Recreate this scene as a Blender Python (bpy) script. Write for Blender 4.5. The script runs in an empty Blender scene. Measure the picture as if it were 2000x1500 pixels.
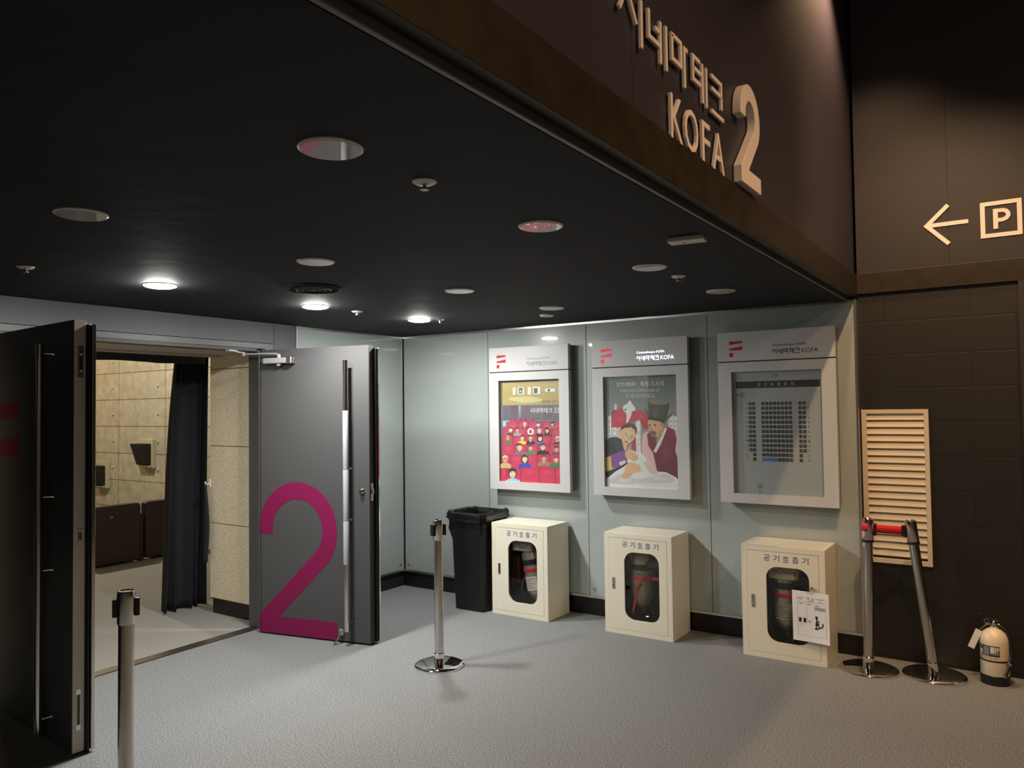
import bpy, bmesh, math, random
from mathutils import Matrix, Vector
from math import radians as R, sin, cos, pi

random.seed(7)
scene = bpy.context.scene
COL = scene.collection

# ------------------------------------------------------------------ camera
EYE = Vector((0, 0, 1.6))
yaw, pitch, roll = R(33.8035), R(1.8240), R(-0.7491)
fwd = Vector((-sin(yaw) * cos(pitch), cos(yaw) * cos(pitch), sin(pitch)))
rgt = Vector((cos(yaw), sin(yaw), 0))
upv = rgt.cross(fwd)
r2 = cos(roll) * rgt + sin(roll) * upv
u2 = -sin(roll) * rgt + cos(roll) * upv
cam_data = bpy.data.cameras.new('camera')
cam_data.sensor_width = 36
cam_data.lens = 1497.9 / 2000 * 36
cam_data.clip_start = 0.02
cam = bpy.data.objects.new('camera', cam_data)
COL.objects.link(cam)
m3 = Matrix((r2, u2, -fwd)).transposed().to_4x4()
m3.translation = EYE
cam.matrix_world = m3
scene.camera = cam

# ------------------------------------------------------------------ world, view, lights
world = bpy.data.worlds.new('world')
scene.world = world
world.use_nodes = True
world.node_tree.nodes['Background'].inputs[0].default_value = (0.6, 0.65, 0.8, 1)
world.node_tree.nodes['Background'].inputs[1].default_value = 0.0
vs = scene.view_settings
vs.view_transform = 'Standard'
vs.look = 'None'
vs.gamma = 1
vs.use_curve_mapping = False
vs.exposure = 0.3
scene.cycles.use_denoising = True
scene.cycles.max_bounces = 10
scene.cycles.caustics_reflective = False
scene.cycles.caustics_refractive = False
scene.cycles.sample_clamp_indirect = 6

LAMP_STRENGTH = 520.0     # lit recessed downlights (lens radiance)
WARM = (1.0, 0.63, 0.34)


def spot(name, loc, target, energy, color, angle, blend, size):
    d = bpy.data.lights.new(name, 'SPOT')
    d.energy, d.color = energy, color
    d.spot_size, d.spot_blend, d.shadow_soft_size = R(angle), blend, size
    o = bpy.data.objects.new(name, d)
    o.location = loc
    o.rotation_euler = (Vector(target) - Vector(loc)).to_track_quat('-Z', 'Y').to_euler()
    COL.objects.link(o)
    return o


spot('lobby_corner_spot', (-0.68, 4.66, 4.26), (-0.84, 4.56, 2.6), 165, WARM, 106, 1.0, 0.06)
for i in range(5):
    spot('lobby_row_spot', (1.15, -0.6 + i * 1.0, 4.24), (0.0, -0.2 + i * 1.0, 0.0), 62, WARM, 100, 0.7, 0.05)
spot('lobby_sign_spot', (0.90, 2.70, 4.24), (-0.90, 2.75, 2.65), 55, WARM, 58, 1.0, 0.05)
spot('lobby_wall_spot', (-0.10, 3.20, 4.24), (-0.40, 5.35, 1.75), 245, WARM, 58, 0.9, 0.05)


def point(name, loc, energy, color, size):
    d = bpy.data.lights.new(name, 'POINT')
    d.energy, d.color, d.shadow_soft_size = energy, color, size
    o = bpy.data.objects.new(name, d)
    o.location = loc
    COL.objects.link(o)


point('lobby_fill_light', (2.2, -3.2, 3.7), 95, (1.0, 0.82, 0.66), 0.15)  # added fill light, brightens the left door face
point('theater_lamp', (-9.4, 4.3, 3.6), 270, (1.0, 0.90, 0.72), 0.08)
point('theater_aisle_lamp', (-12.3, 4.6, 2.6), 60, (1.0, 0.70, 0.38), 0.08)

# ------------------------------------------------------------------ materials
MATS = {}


def sl(c):
    c = c / 255
    return c / 12.92 if c <= 0.04045 else ((c + 0.055) / 1.055) ** 2.4


def rgb(r, g, b):
    return (sl(r), sl(g), sl(b))


def mat(name, col, rough=0.5, metal=0.0, coat=0.0, coat_rough=0.03, emit=None, emit_s=0, spec=0.5,
        noise=None, bump=None):
    """noise=(scale, detail, colour2)  bump=(scale, strength, distance)"""
    if name in MATS:
        return MATS[name]
    m = bpy.data.materials.new(name)
    m.use_nodes = True
    nt = m.node_tree
    b = nt.nodes['Principled BSDF']
    b.inputs['Base Color'].default_value = (*col, 1)
    b.inputs['Roughness'].default_value = rough
    b.inputs['Metallic'].default_value = metal
    b.inputs['Coat Weight'].default_value = coat
    b.inputs['Coat Roughness'].default_value = coat_rough
    b.inputs['Specular IOR Level'].default_value = spec
    if emit:
        b.inputs['Emission Color'].default_value = (*emit, 1)
        b.inputs['Emission Strength'].default_value = emit_s
    tc = None
    if noise or bump:
        tc = nt.nodes.new('ShaderNodeTexCoord')
    if noise:
        n = nt.nodes.new('ShaderNodeTexNoise')
        n.inputs['Scale'].default_value = noise[0]
        n.inputs['Detail'].default_value = noise[1]
        r = nt.nodes.new('ShaderNodeValToRGB')
        r.color_ramp.elements[0].position = 0.35
        r.color_ramp.elements[1].position = 0.65
        r.color_ramp.elements[0].color = (*col, 1)
        r.color_ramp.elements[1].color = (*noise[2], 1)
        nt.links.new(tc.outputs['Object'], n.inputs['Vector'])
        nt.links.new(n.outputs['Fac'], r.inputs['Fac'])
        nt.links.new(r.outputs['Color'], b.inputs['Base Color'])
    if bump:
        n2 = nt.nodes.new('ShaderNodeTexNoise')
        n2.inputs['Scale'].default_value = bump[0]
        n2.inputs['Detail'].default_value = 3
        bp = nt.nodes.new('ShaderNodeBump')
        bp.inputs['Strength'].default_value = bump[1]
        bp.inputs['Distance'].default_value = bump[2]
        nt.links.new(tc.outputs['Object'], n2.inputs['Vector'])
        nt.links.new(n2.outputs['Fac'], bp.inputs['Height'])
        nt.links.new(bp.outputs['Normal'], b.inputs['Normal'])
    MATS[name] = m
    return m


def glass_mat(name, tint=(1, 1, 1), rough=0.02):
    if name in MATS:
        return MATS[name]
    m = bpy.data.materials.new(name)
    m.use_nodes = True
    nt = m.node_tree
    nt.nodes.clear()
    out = nt.nodes.new('ShaderNodeOutputMaterial')
    mix = nt.nodes.new('ShaderNodeMixShader')
    tr = nt.nodes.new('ShaderNodeBsdfTransparent')
    gl = nt.nodes.new('ShaderNodeBsdfGlossy')
    lw = nt.nodes.new('ShaderNodeLayerWeight')
    lw.inputs['Blend'].default_value = 0.5
    pw = nt.nodes.new('ShaderNodeMath')
    pw.operation = 'POWER'
    pw.inputs[1].default_value = 5
    fr = nt.nodes.new('ShaderNodeMath')
    fr.operation = 'MULTIPLY_ADD'
    fr.inputs[1].default_value = 0.93
    fr.inputs[2].default_value = 0.035
    nt.links.new(lw.outputs['Facing'], pw.inputs[0])
    nt.links.new(pw.outputs[0], fr.inputs[0])
    tr.inputs[0].default_value = (*tint, 1)
    gl.inputs['Roughness'].default_value = rough
    nt.links.new(fr.outputs[0], mix.inputs[0])
    nt.links.new(tr.outputs[0], mix.inputs[1])
    nt.links.new(gl.outputs[0], mix.inputs[2])
    nt.links.new(mix.outputs[0], out.inputs[0])
    MATS[name] = m
    return m


def print_mat(name, rough=0.45):
    """flat printed colours: one colour attribute per polygon of the print"""
    if name in MATS:
        return MATS[name]
    m = bpy.data.materials.new(name)
    m.use_nodes = True
    nt = m.node_tree
    b = nt.nodes['Principled BSDF']
    at = nt.nodes.new('ShaderNodeAttribute')
    at.attribute_name = 'ink'
    nt.links.new(at.outputs['Color'], b.inputs['Base Color'])
    b.inputs['Roughness'].default_value = rough
    MATS[name] = m
    return m


def brick_mat(name, c1, c2, mortar, w, h, msize, offset, axes, rough=0.5, bump_s=0.6, dist=0.006, grain=None, shift=(0, 0)):
    """blocks with joints laid out in object metres; axes picks the two coordinates used"""
    m = bpy.data.materials.new(name)
    m.use_nodes = True
    nt = m.node_tree
    b = nt.nodes['Principled BSDF']
    b.inputs['Roughness'].default_value = rough
    tc = nt.nodes.new('ShaderNodeTexCoord')
    sp = nt.nodes.new('ShaderNodeSeparateXYZ')
    cb = nt.nodes.new('ShaderNodeCombineXYZ')
    ad = nt.nodes.new('ShaderNodeVectorMath')
    ad.operation = 'ADD'
    ad.inputs[1].default_value = (shift[0], shift[1], 0)
    br = nt.nodes.new('ShaderNodeTexBrick')
    br.offset = offset
    br.inputs['Scale'].default_value = 1
    br.inputs['Brick Width'].default_value = w
    br.inputs['Row Height'].default_value = h
    br.inputs['Mortar Size'].default_value = msize
    br.inputs['Mortar Smooth'].default_value = 0.3
    br.inputs['Color1'].default_value = (*c1, 1)
    br.inputs['Color2'].default_value = (*c2, 1)
    br.inputs['Mortar'].default_value = (*mortar, 1)
    nt.links.new(tc.outputs['Object'], sp.inputs[0])
    nt.links.new(sp.outputs[axes[0]], cb.inputs[0])
    nt.links.new(sp.outputs[axes[1]], cb.inputs[1])
    nt.links.new(cb.outputs[0], ad.inputs[0])
    nt.links.new(ad.outputs[0], br.inputs['Vector'])
    colout = br.outputs['Color']
    no = nt.nodes.new('ShaderNodeTexNoise')
    no.inputs['Scale'].default_value = grain[0] if grain else 60
    no.inputs['Detail'].default_value = 4
    nt.links.new(tc.outputs['Object'], no.inputs['Vector'])
    if grain:
        mx = nt.nodes.new('ShaderNodeMix')
        mx.data_type = 'RGBA'
        mx.blend_type = 'MULTIPLY'
        mx.inputs[0].default_value = 1
        rp = nt.nodes.new('ShaderNodeValToRGB')
        rp.color_ramp.elements[0].position = 0.3
        rp.color_ramp.elements[1].position = 0.7
        rp.color_ramp.elements[0].color = (*[grain[1]] * 3, 1)
        rp.color_ramp.elements[1].color = (1, 1, 1, 1)
        nt.links.new(no.outputs['Fac'], rp.inputs['Fac'])
        nt.links.new(colout, mx.inputs[6])
        nt.links.new(rp.outputs['Color'], mx.inputs[7])
        colout = mx.outputs[2]
    nt.links.new(colout, b.inputs['Base Color'])
    ma = nt.nodes.new('ShaderNodeMath')
    ma.operation = 'MULTIPLY_ADD'
    ma.inputs[1].default_value = -1
    nt.links.new(br.outputs['Fac'], ma.inputs[0])
    ms = nt.nodes.new('ShaderNodeMath')
    ms.operation = 'MULTIPLY'
    ms.inputs[1].default_value = 0.25
    nt.links.new(no.outputs['Fac'], ms.inputs[0])
    nt.links.new(ms.outputs[0], ma.inputs[2])
    bp = nt.nodes.new('ShaderNodeBump')
    bp.inputs['Strength'].default_value = bump_s
    bp.inputs['Distance'].default_value = dist
    nt.links.new(ma.outputs[0], bp.inputs['Height'])
    nt.links.new(bp.outputs['Normal'], b.inputs['Normal'])
    return m


M_carpet = mat('grey_carpet', (0.108, 0.113, 0.115), 0.95, noise=(150, 4, (0.310, 0.320, 0.322)), bump=(165, 0.3, 0.003), spec=0.1)
M_carpet_in = mat('taupe_carpet', (0.19, 0.182, 0.168), 0.95, noise=(165, 4, (0.36, 0.345, 0.315)), bump=(165, 0.6, 0.004), spec=0.1)
M_ceil = mat('black_ceiling_paint', (0.0105, 0.0118, 0.0152), 0.75, noise=(1.3, 4, (0.0128, 0.0144, 0.0182)), bump=(4, 0.15, 0.01), spec=0.25)
M_lobceil = mat('dark_lobby_ceiling', (0.02, 0.016, 0.014), 0.8)
M_glasswall = mat('back_painted_glass', (0.355, 0.398, 0.387), 0.30, coat=1.0, coat_rough=0.03, spec=0.3)
M_alu = mat('aluminium_trim', (0.72, 0.72, 0.70), 0.30, metal=1.0)
M_black = mat('black_baseboard', (0.006, 0.006, 0.006), 0.45)
M_doorwall = mat('blue_grey_wall_paint', (0.080, 0.080, 0.092), 0.5, spec=0.35)
M_frame = mat('grey_frame_paint', (0.090, 0.090, 0.092), 0.42, spec=0.35)
M_door = mat('door_grey_paint', (0.078, 0.078, 0.080), 0.5, spec=0.25)
M_doordark = mat('door_gasket_black', (0.005, 0.005, 0.005), 0.5)
M_dooredge = mat('door_edge_paint', (0.62, 0.55, 0.46), 0.5)
M_magenta = mat('magenta_vinyl', rgb(128, 26, 76), 0.55, spec=0.2)
M_red = mat('red_vinyl', rgb(190, 10, 44), 0.55, spec=0.1)
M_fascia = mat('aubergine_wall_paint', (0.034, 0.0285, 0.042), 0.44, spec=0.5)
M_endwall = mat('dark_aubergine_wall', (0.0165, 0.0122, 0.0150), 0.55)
M_beam = mat('brown_metal_beam', (0.030, 0.022, 0.0145), 0.42, noise=(9, 5, (0.020, 0.0145, 0.0095)), spec=0.3)
M_letter = mat('cream_letter_acrylic', (0.88, 0.76, 0.69), 0.35)
M_steel = mat('polished_steel', (0.62, 0.60, 0.57), 0.13, metal=1.0)
M_brush = mat('brushed_steel', (0.50, 0.48, 0.45), 0.28, metal=1.0)
M_chrome = mat('mirror_chrome', (0.80, 0.79, 0.77), 0.06, metal=1.0)
M_plastic = mat('black_plastic', (0.008, 0.008, 0.008), 0.35)
M_binplastic = mat('matt_black_bin_plastic', (0.0065, 0.0065, 0.0065), 0.42)
M_bag = mat('glossy_black_film', (0.012, 0.012, 0.012), 0.16, bump=(30, 0.6, 0.01))
M_belt = mat('red_webbing', rgb(205, 22, 44), 0.6)
M_ivory = mat('ivory_enamel', (0.78, 0.745, 0.61), 0.38)
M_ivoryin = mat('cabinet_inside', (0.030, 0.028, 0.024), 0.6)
M_blue = mat('blue_lettering', rgb(34, 32, 140), 0.5)
M_case = mat('silver_case_paint', (0.53, 0.53, 0.53), 0.42, spec=0.4)
M_casedark = mat('case_side_grey', (0.17, 0.165, 0.155), 0.45)
M_groove = mat('dark_groove', (0.01, 0.01, 0.01), 0.7)
M_greytext = mat('grey_lettering', (0.22, 0.22, 0.22), 0.5)
M_darktext = mat('dark_lettering', (0.02, 0.02, 0.02), 0.5)
M_littext = mat('lit_lettering', (0.9, 0.9, 1.0), 0.5, emit=(0.80, 0.80, 1.0), emit_s=1.6)
M_litred = mat('lit_red_logo', rgb(205, 24, 44), 0.5, emit=(1.0, 0.03, 0.07), emit_s=0.30)
M_logored = mat('red_logo', rgb(176, 14, 36), 0.45)
M_white = mat('white_plastic', (0.74, 0.72, 0.68), 0.4)
M_sleeve = mat('paper_wrap', (0.42, 0.44, 0.49), 0.7)
M_closer = mat('silver_closer_paint', (0.34, 0.34, 0.34), 0.4)
M_paper = mat('white_paper', (0.80, 0.79, 0.82), 0.8)
M_lampglass = mat('downlight_glass', (0.52, 0.50, 0.48), 0.45, coat=1.0, coat_rough=0.02)
M_lampglass.node_tree.nodes['Principled BSDF'].inputs['Coat IOR'].default_value = 2.1
M_lit = mat('lit_downlight_glass', (0.9, 0.9, 0.9), 0.4, emit=(1.0, 0.98, 0.93), emit_s=LAMP_STRENGTH)
M_louvre = mat('cream_louvre_paint', (0.60, 0.50, 0.36), 0.5)
M_curtain = mat('black_curtain_cloth', (0.022, 0.022, 0.026), 0.8, spec=0.2)
M_seat = mat('maroon_seat_leather', (0.022, 0.011, 0.013), 0.45)
M_track = mat('beige_track', (0.46, 0.42, 0.35), 0.5)
M_soffit = mat('beige_soffit', (0.42, 0.36, 0.27), 0.7)
M_brown = mat('brown_wood_edge', (0.17, 0.075, 0.035), 0.5)
M_wool = mat('wood_wool_board', (0.60, 0.52, 0.37), 0.9, noise=(120, 5, (0.86, 0.78, 0.60)), bump=(120, 0.4, 0.005), spec=0.1)
M_speaker = mat('black_speaker_cloth', (0.006, 0.006, 0.006), 0.8)
M_bracket = mat('beige_bracket', (0.50, 0.45, 0.33), 0.5)
M_tank = mat('silver_tank', (0.52, 0.50, 0.44), 0.33, metal=0.75)
M_tankdull = mat('tan_tank', (0.34, 0.29, 0.20), 0.45, metal=0.35)
M_strapred = mat('red_strap', rgb(190, 30, 40), 0.6)
M_harness = mat('black_harness', (0.010, 0.010, 0.010), 0.55)
M_label = mat('white_label', (0.70, 0.68, 0.62), 0.5)
M_ext = mat('cream_extinguisher', (0.78, 0.66, 0.50), 0.35)
M_gasket = mat('acrylic_edge_grey', (0.2, 0.2, 0.18), 0.4)
M_clear = glass_mat('clear_pane', (0.96, 0.97, 0.96))
M_smoke = glass_mat('smoky_acrylic', (0.93, 0.92, 0.90), 0.03)
M_print = print_mat('poster_ink')
M_block = brick_mat('black_painted_block', (0.0112, 0.0094, 0.0070), (0.0122, 0.0102, 0.0077), (0.0075, 0.0062, 0.0047),
                    0.47, 0.2105, 0.007, 0.5, (0, 2), rough=0.5, bump_s=0.22, dist=0.003, grain=(90, 0.75), shift=(4.733, 2.0925))
M_sidewall = brick_mat('cement_fibre_panel', (0.46, 0.43, 0.33), (0.49, 0.455, 0.35), (0.24, 0.15, 0.09),
                       1.21, 0.40, 0.008, 0.0, (0, 2), rough=0.85, bump_s=0.4, dist=0.006, grain=(9, 0.72), shift=(11.346, 0.993))

# ------------------------------------------------------------------ object helpers


def tag(o, label=None, cat=None, group=None, kind=None):
    if label:
        o['label'] = label
    if cat:
        o['category'] = cat
    if group:
        o['group'] = group
    if kind:
        o['kind'] = kind
    return o


def thing(name, label, cat, loc=(0, 0, 0), rotz=0, group=None, kind=None):
    o = bpy.data.objects.new(name, None)
    o.empty_display_size = 0.1
    COL.objects.link(o)
    o.location = loc
    o.rotation_euler = (0, 0, rotz)
    return tag(o, label, cat, group, kind)


class MB:
    """collects shapes into one mesh object; every shape carries a material slot"""

    def __init__(self):
        self.bm = bmesh.new()
        self.mats = []
        self.mi = 0
        self.ink = None

    def m(self, material):
        if material not in self.mats:
            self.mats.append(material)
        self.mi = self.mats.index(material)
        return self

    def _f(self, vs):
        try:
            f = self.bm.faces.new(vs)
        except ValueError:
            return None
        f.material_index = self.mi
        if self.ink is not None:
            lay = self.bm.loops.layers.float_color.get('ink') or self.bm.loops.layers.float_color.new('ink')
            for l in f.loops:
                l[lay] = self.ink if not isinstance(self.ink, dict) else self.ink[l.vert]
        return f

    def box(self, x0, x1, y0, y1, z0, z1, mx=None):
        p = [(x0, y0, z0), (x1, y0, z0), (x1, y1, z0), (x0, y1, z0), (x0, y0, z1), (x1, y0, z1), (x1, y1, z1), (x0, y1, z1)]
        v = [self.bm.verts.new(mx @ Vector(q) if mx else q) for q in p]
        for f in ((0, 3, 2, 1), (4, 5, 6, 7), (0, 1, 5, 4), (1, 2, 6, 5), (2, 3, 7, 6), (3, 0, 4, 7)):
            self._f([v[i] for i in f])
        return self

    def lathe(self, prof, center=(0, 0, 0), n=32, mx=None, caps=True):
        """prof: list of (r, z); axis z"""
        c = Vector(center)
        rings = []
        for r, z in prof:
            ring = []
            for i in range(n):
                a = 2 * pi * i / n
                q = Vector((r * cos(a), r * sin(a), z))
                q = (mx @ q) if mx else q
                ring.append(self.bm.verts.new(q + c))
            rings.append(ring)
        for a, b in zip(rings, rings[1:]):
            for i in range(n):
                j = (i + 1) % n
                self._f([a[i], a[j], b[j], b[i]])
        if caps:
            self._f(list(reversed(rings[0])))
            self._f(rings[-1])
        return self

    def tube(self, pts, r, n=10, caps=True):
        pts = [Vector(p) for p in pts]
        rings = []
        prev = None
        for i, p in enumerate(pts):
            t = (pts[min(i + 1, len(pts) - 1)] - pts[max(i - 1, 0)]).normalized()
            if prev is None:
                a = t.orthogonal().normalized()
            else:
                a = (prev - t * prev.dot(t)).normalized()
            prev = a
            b = t.cross(a)
            rr = r[i] if isinstance(r, (list, tuple)) else r
            rings.append([self.bm.verts.new(p + rr * (cos(2 * pi * k / n) * a + sin(2 * pi * k / n) * b)) for k in range(n)])
        for a, b in zip(rings, rings[1:]):
            for i in range(n):
                j = (i + 1) % n
                self._f([a[i], a[j], b[j], b[i]])
        if caps:
            self._f(list(reversed(rings[0])))
            self._f(rings[-1])
        return self

    def prism(self, poly, fr, d0, d1):
        """poly: 2D points (a, b) counter-clockwise in frame fr=(origin, u, v, n); extruded d0..d1 along n"""
        o, u, v, n = fr
        A = [self.bm.verts.new(o + u * a + v * b + n * d0) for a, b in poly]
        B = [self.bm.verts.new(o + u * a + v * b + n * d1) for a, b in poly]
        k = len(poly)
        self._f(list(reversed(A)))
        self._f(B)
        for i in range(k):
            j = (i + 1) % k
            self._f([A[i], A[j], B[j], B[i]])
        return self

    def flat(self, poly, fr, d, cols=None):
        o, u, v, n = fr
        A = [self.bm.verts.new(o + u * a + v * b + n * d) for a, b in poly]
        save = self.ink
        if cols is not None:
            self.ink = {w: c for w, c in zip(A, cols)}
        self._f(A)
        self.ink = save
        return self

    def stroke(self, pts, w, fr, d0, d1):
        """mitred polyline of width w as a prism, pts in frame 2D"""
        P = [Vector((a, b)) for a, b in pts]
        L, Rr = [], []
        for i, p in enumerate(P):
            dirs = []
            if i > 0:
                dirs.append((P[i] - P[i - 1]).normalized())
            if i < len(P) - 1:
                dirs.append((P[i + 1] - P[i]).normalized())
            nn = Vector((0, 0))
            for d in dirs:
                nn += Vector((-d.y, d.x))
            nn.normalize()
            k = nn.dot(Vector((-dirs[0].y, dirs[0].x)))
            nn = nn * (w / 2 / max(k, 0.4))
            L.append(p + nn)
            Rr.append(p - nn)
        o, u, v, n = fr
        g = lambda q, d: self.bm.verts.new(o + u * q.x + v * q.y + n * d)
        la, ra = [g(q, d0) for q in L], [g(q, d0) for q in Rr]
        lb, rb = [g(q, d1) for q in L], [g(q, d1) for q in Rr]
        for i in range(len(P) - 1):
            self._f([rb[i], rb[i + 1], lb[i + 1], lb[i]])
            self._f([la[i], la[i + 1], ra[i + 1], ra[i]])
            self._f([lb[i], lb[i + 1], la[i + 1], la[i]])
            self._f([ra[i], ra[i + 1], rb[i + 1], rb[i]])
        self._f([la[0], ra[0], rb[0], lb[0]])
        self._f([ra[-1], la[-1], lb[-1], rb[-1]])
        return self

    def loft(self, loops, cap0=True, cap1=True):
        rings = [[self.bm.verts.new(p) for p in lp] for lp in loops]
        k = len(rings[0])
        for a, b in zip(rings, rings[1:]):
            for i in range(k):
                j = (i + 1) % k
                self._f([a[i], a[j], b[j], b[i]])
        if cap0:
            self._f(list(reversed(rings[0])))
        if cap1:
            self._f(rings[-1])
        return self

    def grid(self, fn, nu, nv):
        V = [[self.bm.verts.new(fn(i / nu, j / nv)) for j in range(nv + 1)] for i in range(nu + 1)]
        for i in range(nu):
            for j in range(nv):
                self._f([V[i][j], V[i + 1][j], V[i + 1][j + 1], V[i][j + 1]])
        return self

    def text(self, s, box, fr, d0, d1=None):
        """lettering fitted to the frame box (a0, a1, b0, b1); d1 gives it thickness"""
        verts, polys = text_shape(s)
        xs = [q[0] for q in verts]
        ys = [q[1] for q in verts]
        x0, x1, y0, y1 = min(xs), max(xs), min(ys), max(ys)
        a0, a1, b0, b1 = box
        o, u, v, n = fr
        fx = lambda q: (a0 + (q[0] - x0) / (x1 - x0) * (a1 - a0), b0 + (q[1] - y0) / (y1 - y0) * (b1 - b0))
        P = [fx(q) for q in verts]
        top = d0 if d1 is None else d1
        T = [self.bm.verts.new(o + u * a + v * b + n * top) for a, b in P]
        edges = {}
        for f in polys:
            self._f([T[i] for i in f])
            for i, j in zip(f, f[1:] + f[:1]):
                edges[(i, j)] = edges.get((i, j), 0) + 1
        if d1 is not None:
            Bv = [self.bm.verts.new(o + u * a + v * b + n * d0) for a, b in P]
            for (i, j) in edges:
                if (j, i) not in edges:
                    self._f([T[j], T[i], Bv[i], Bv[j]])
        return self

    def build(self, name, parent=None, smooth=None, bevel=None, material=None, mx=None, seg=2):
        me = bpy.data.meshes.new(name)
        if mx:
            self.bm.transform(mx)
        self.bm.to_mesh(me)
        self.bm.free()
        for q in self.mats:
            me.materials.append(q)
        if smooth:
            me.shade_smooth()
            me.set_sharp_from_angle(angle=R(smooth))
        o = bpy.data.objects.new(name, me)
        COL.objects.link(o)
        if parent:
            o.parent = parent
        if bevel:
            bv = o.modifiers.new('bevel', 'BEVEL')
            bv.width = bevel
            bv.segments = seg
            bv.limit_method = 'ANGLE'
            bv.angle_limit = R(40)
        return o


_TXT = {}


def text_shape(s):
    if s in _TXT:
        return _TXT[s]
    c = bpy.data.curves.new('lettering', 'FONT')
    c.body = s
    c.resolution_u = 3
    o = bpy.data.objects.new('lettering', c)
    COL.objects.link(o)
    bpy.context.view_layer.update()
    me = o.to_mesh()
    bm = bmesh.new()
    bm.from_mesh(me)
    bmesh.ops.remove_doubles(bm, verts=bm.verts, dist=1e-5)
    bmesh.ops.recalc_face_normals(bm, faces=bm.faces)
    for f in bm.faces:
        if f.normal.z < 0:
            f.normal_flip()
    bm.verts.index_update()
    res = ([(v.co.x, v.co.y) for v in bm.verts], [[v.index for v in f.verts] for f in bm.faces])
    bm.free()
    o.to_mesh_clear()
    bpy.data.objects.remove(o)
    bpy.data.curves.remove(c)
    _TXT[s] = res
    return res


X, Y, Z = Vector((1, 0, 0)), Vector((0, 1, 0)), Vector((0, 0, 1))


def FR(o, u=X, v=Z, n=-Y):
    return (Vector(o), Vector(u), Vector(v), Vector(n))


def rrect(x0, x1, y0, y1, r, n=6):
    pts = []
    for cx, cy, a0 in ((x1 - r, y1 - r, 0), (x0 + r, y1 - r, 90), (x0 + r, y0 + r, 180), (x1 - r, y0 + r, 270)):
        for i in range(n + 1):
            a = R(a0 + 90 * i / n)
            pts.append((cx + r * cos(a), cy + r * sin(a)))
    return pts


def smooth_poly(pts, n=4):
    out = []
    k = len(pts)
    for i in range(k):
        p0, p1, p2, p3 = (Vector(pts[(i + j - 1) % k]) for j in range(4))
        for s in range(n):
            t = s / n
            q = 0.5 * ((2 * p1) + (p2 - p0) * t + (2 * p0 - 5 * p1 + 4 * p2 - p3) * t * t + (3 * p1 - p0 - 3 * p2 + p3) * t ** 3)
            out.append((q.x, q.y))
    return out


def area2(p):
    return sum(a[0] * b[1] - b[0] * a[1] for a, b in zip(p, p[1:] + p[:1]))


def ccw(p):
    return p if area2(p) > 0 else list(reversed(p))


def numeral_two(w, h, t):
    """outline (ccw) of a round-topped 2 with a straight foot, w x h, stroke t"""
    rx, cx = w / 2, w / 2
    rz = h * 0.315
    cz = h - rz
    outer = [(0, cz - 0.035 * h)]
    inner = [(t, cz - 0.035 * h)]
    N = 26
    a1 = -38
    for i in range(N + 1):
        a = R(180 + (a1 - 180) * i / N)
        outer.append((cx + rx * cos(a), cz + rz * sin(a)))
        inner.append((cx + (rx - t) * cos(a), cz + (rz - t) * sin(a)))
    foot_out = [(t * 1.45, t), (w * 1.0, t), (w * 1.0, 0), (0, 0), (0, t)]
    return ccw(outer + foot_out + list(reversed(inner)))


def logo_f(x0, z1, H, k=0.845):
    W = H * k
    q = lambda a, b: (x0 + a * W, z1 - b * H)
    return [[q(0, 0.22), q(1, 0.13), q(1, 0), q(0, 0)], [q(0, 0.57), q(1, 0.58), q(1, 0.33), q(0, 0.46)],
            [q(0, 1), q(0.28, 1), q(0.28, 0.73), q(0, 0.73)]]


GLYPH = {  # Korean letters of the sign as strokes in a unit square
    'si': [[(0.0, 0.42), (0.30, 0.98)], [(0.30, 0.98), (0.66, 0.40)], [(0.86, 1.0), (0.86, 0.0)]],
    'ne': [[(0.04, 1.0), (0.04, 0.42), (0.60, 0.42)], [(0.36, 0.72), (0.62, 0.72)], [(0.64, 0.97), (0.64, 0.04)], [(0.95, 1.0), (0.95, 0.0)]],
    'ma': [[(0.05, 0.96), (0.05, 0.42), (0.58, 0.42), (0.58, 0.96), (0.0, 0.96)], [(0.80, 0.0), (0.80, 0.92), (1.0, 0.92)]],
    'te': [[(0.52, 0.97), (0.05, 0.97), (0.05, 0.42), (0.55, 0.42)], [(0.05, 0.70), (0.66, 0.70)], [(0.68, 1.0), (0.68, 0.03)], [(0.96, 1.0), (0.96, 0.0)]],
    'keu': [[(0.03, 0.96), (0.84, 0.96), (0.84, 0.30)], [(0.05, 0.64), (0.84, 0.64)], [(0.0, 0.06), (1.0, 0.06)]],
}


def glyph(mb, key, a0, a1, b0, b1, w, fr, d0, d1):
    for st in GLYPH[key]:
        mb.stroke([(a0 + p * (a1 - a0), b0 + q * (b1 - b0)) for p, q in st], w, fr, d0, d1)


# ------------------------------------------------------------------ room shell
XD, XF = -4.75, -0.90          # door wall plane, fascia plane
YG, YK, YE = 5.29, 5.33, 5.35  # glass face, black baseboard, dark end wall
ZC, ZL = 2.27, 4.30            # recess ceiling, lobby ceiling


def struct(name, mb, label, cat, **k):
    o = mb.build(name, **k)
    return tag(o, label, cat, kind='structure')


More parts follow.
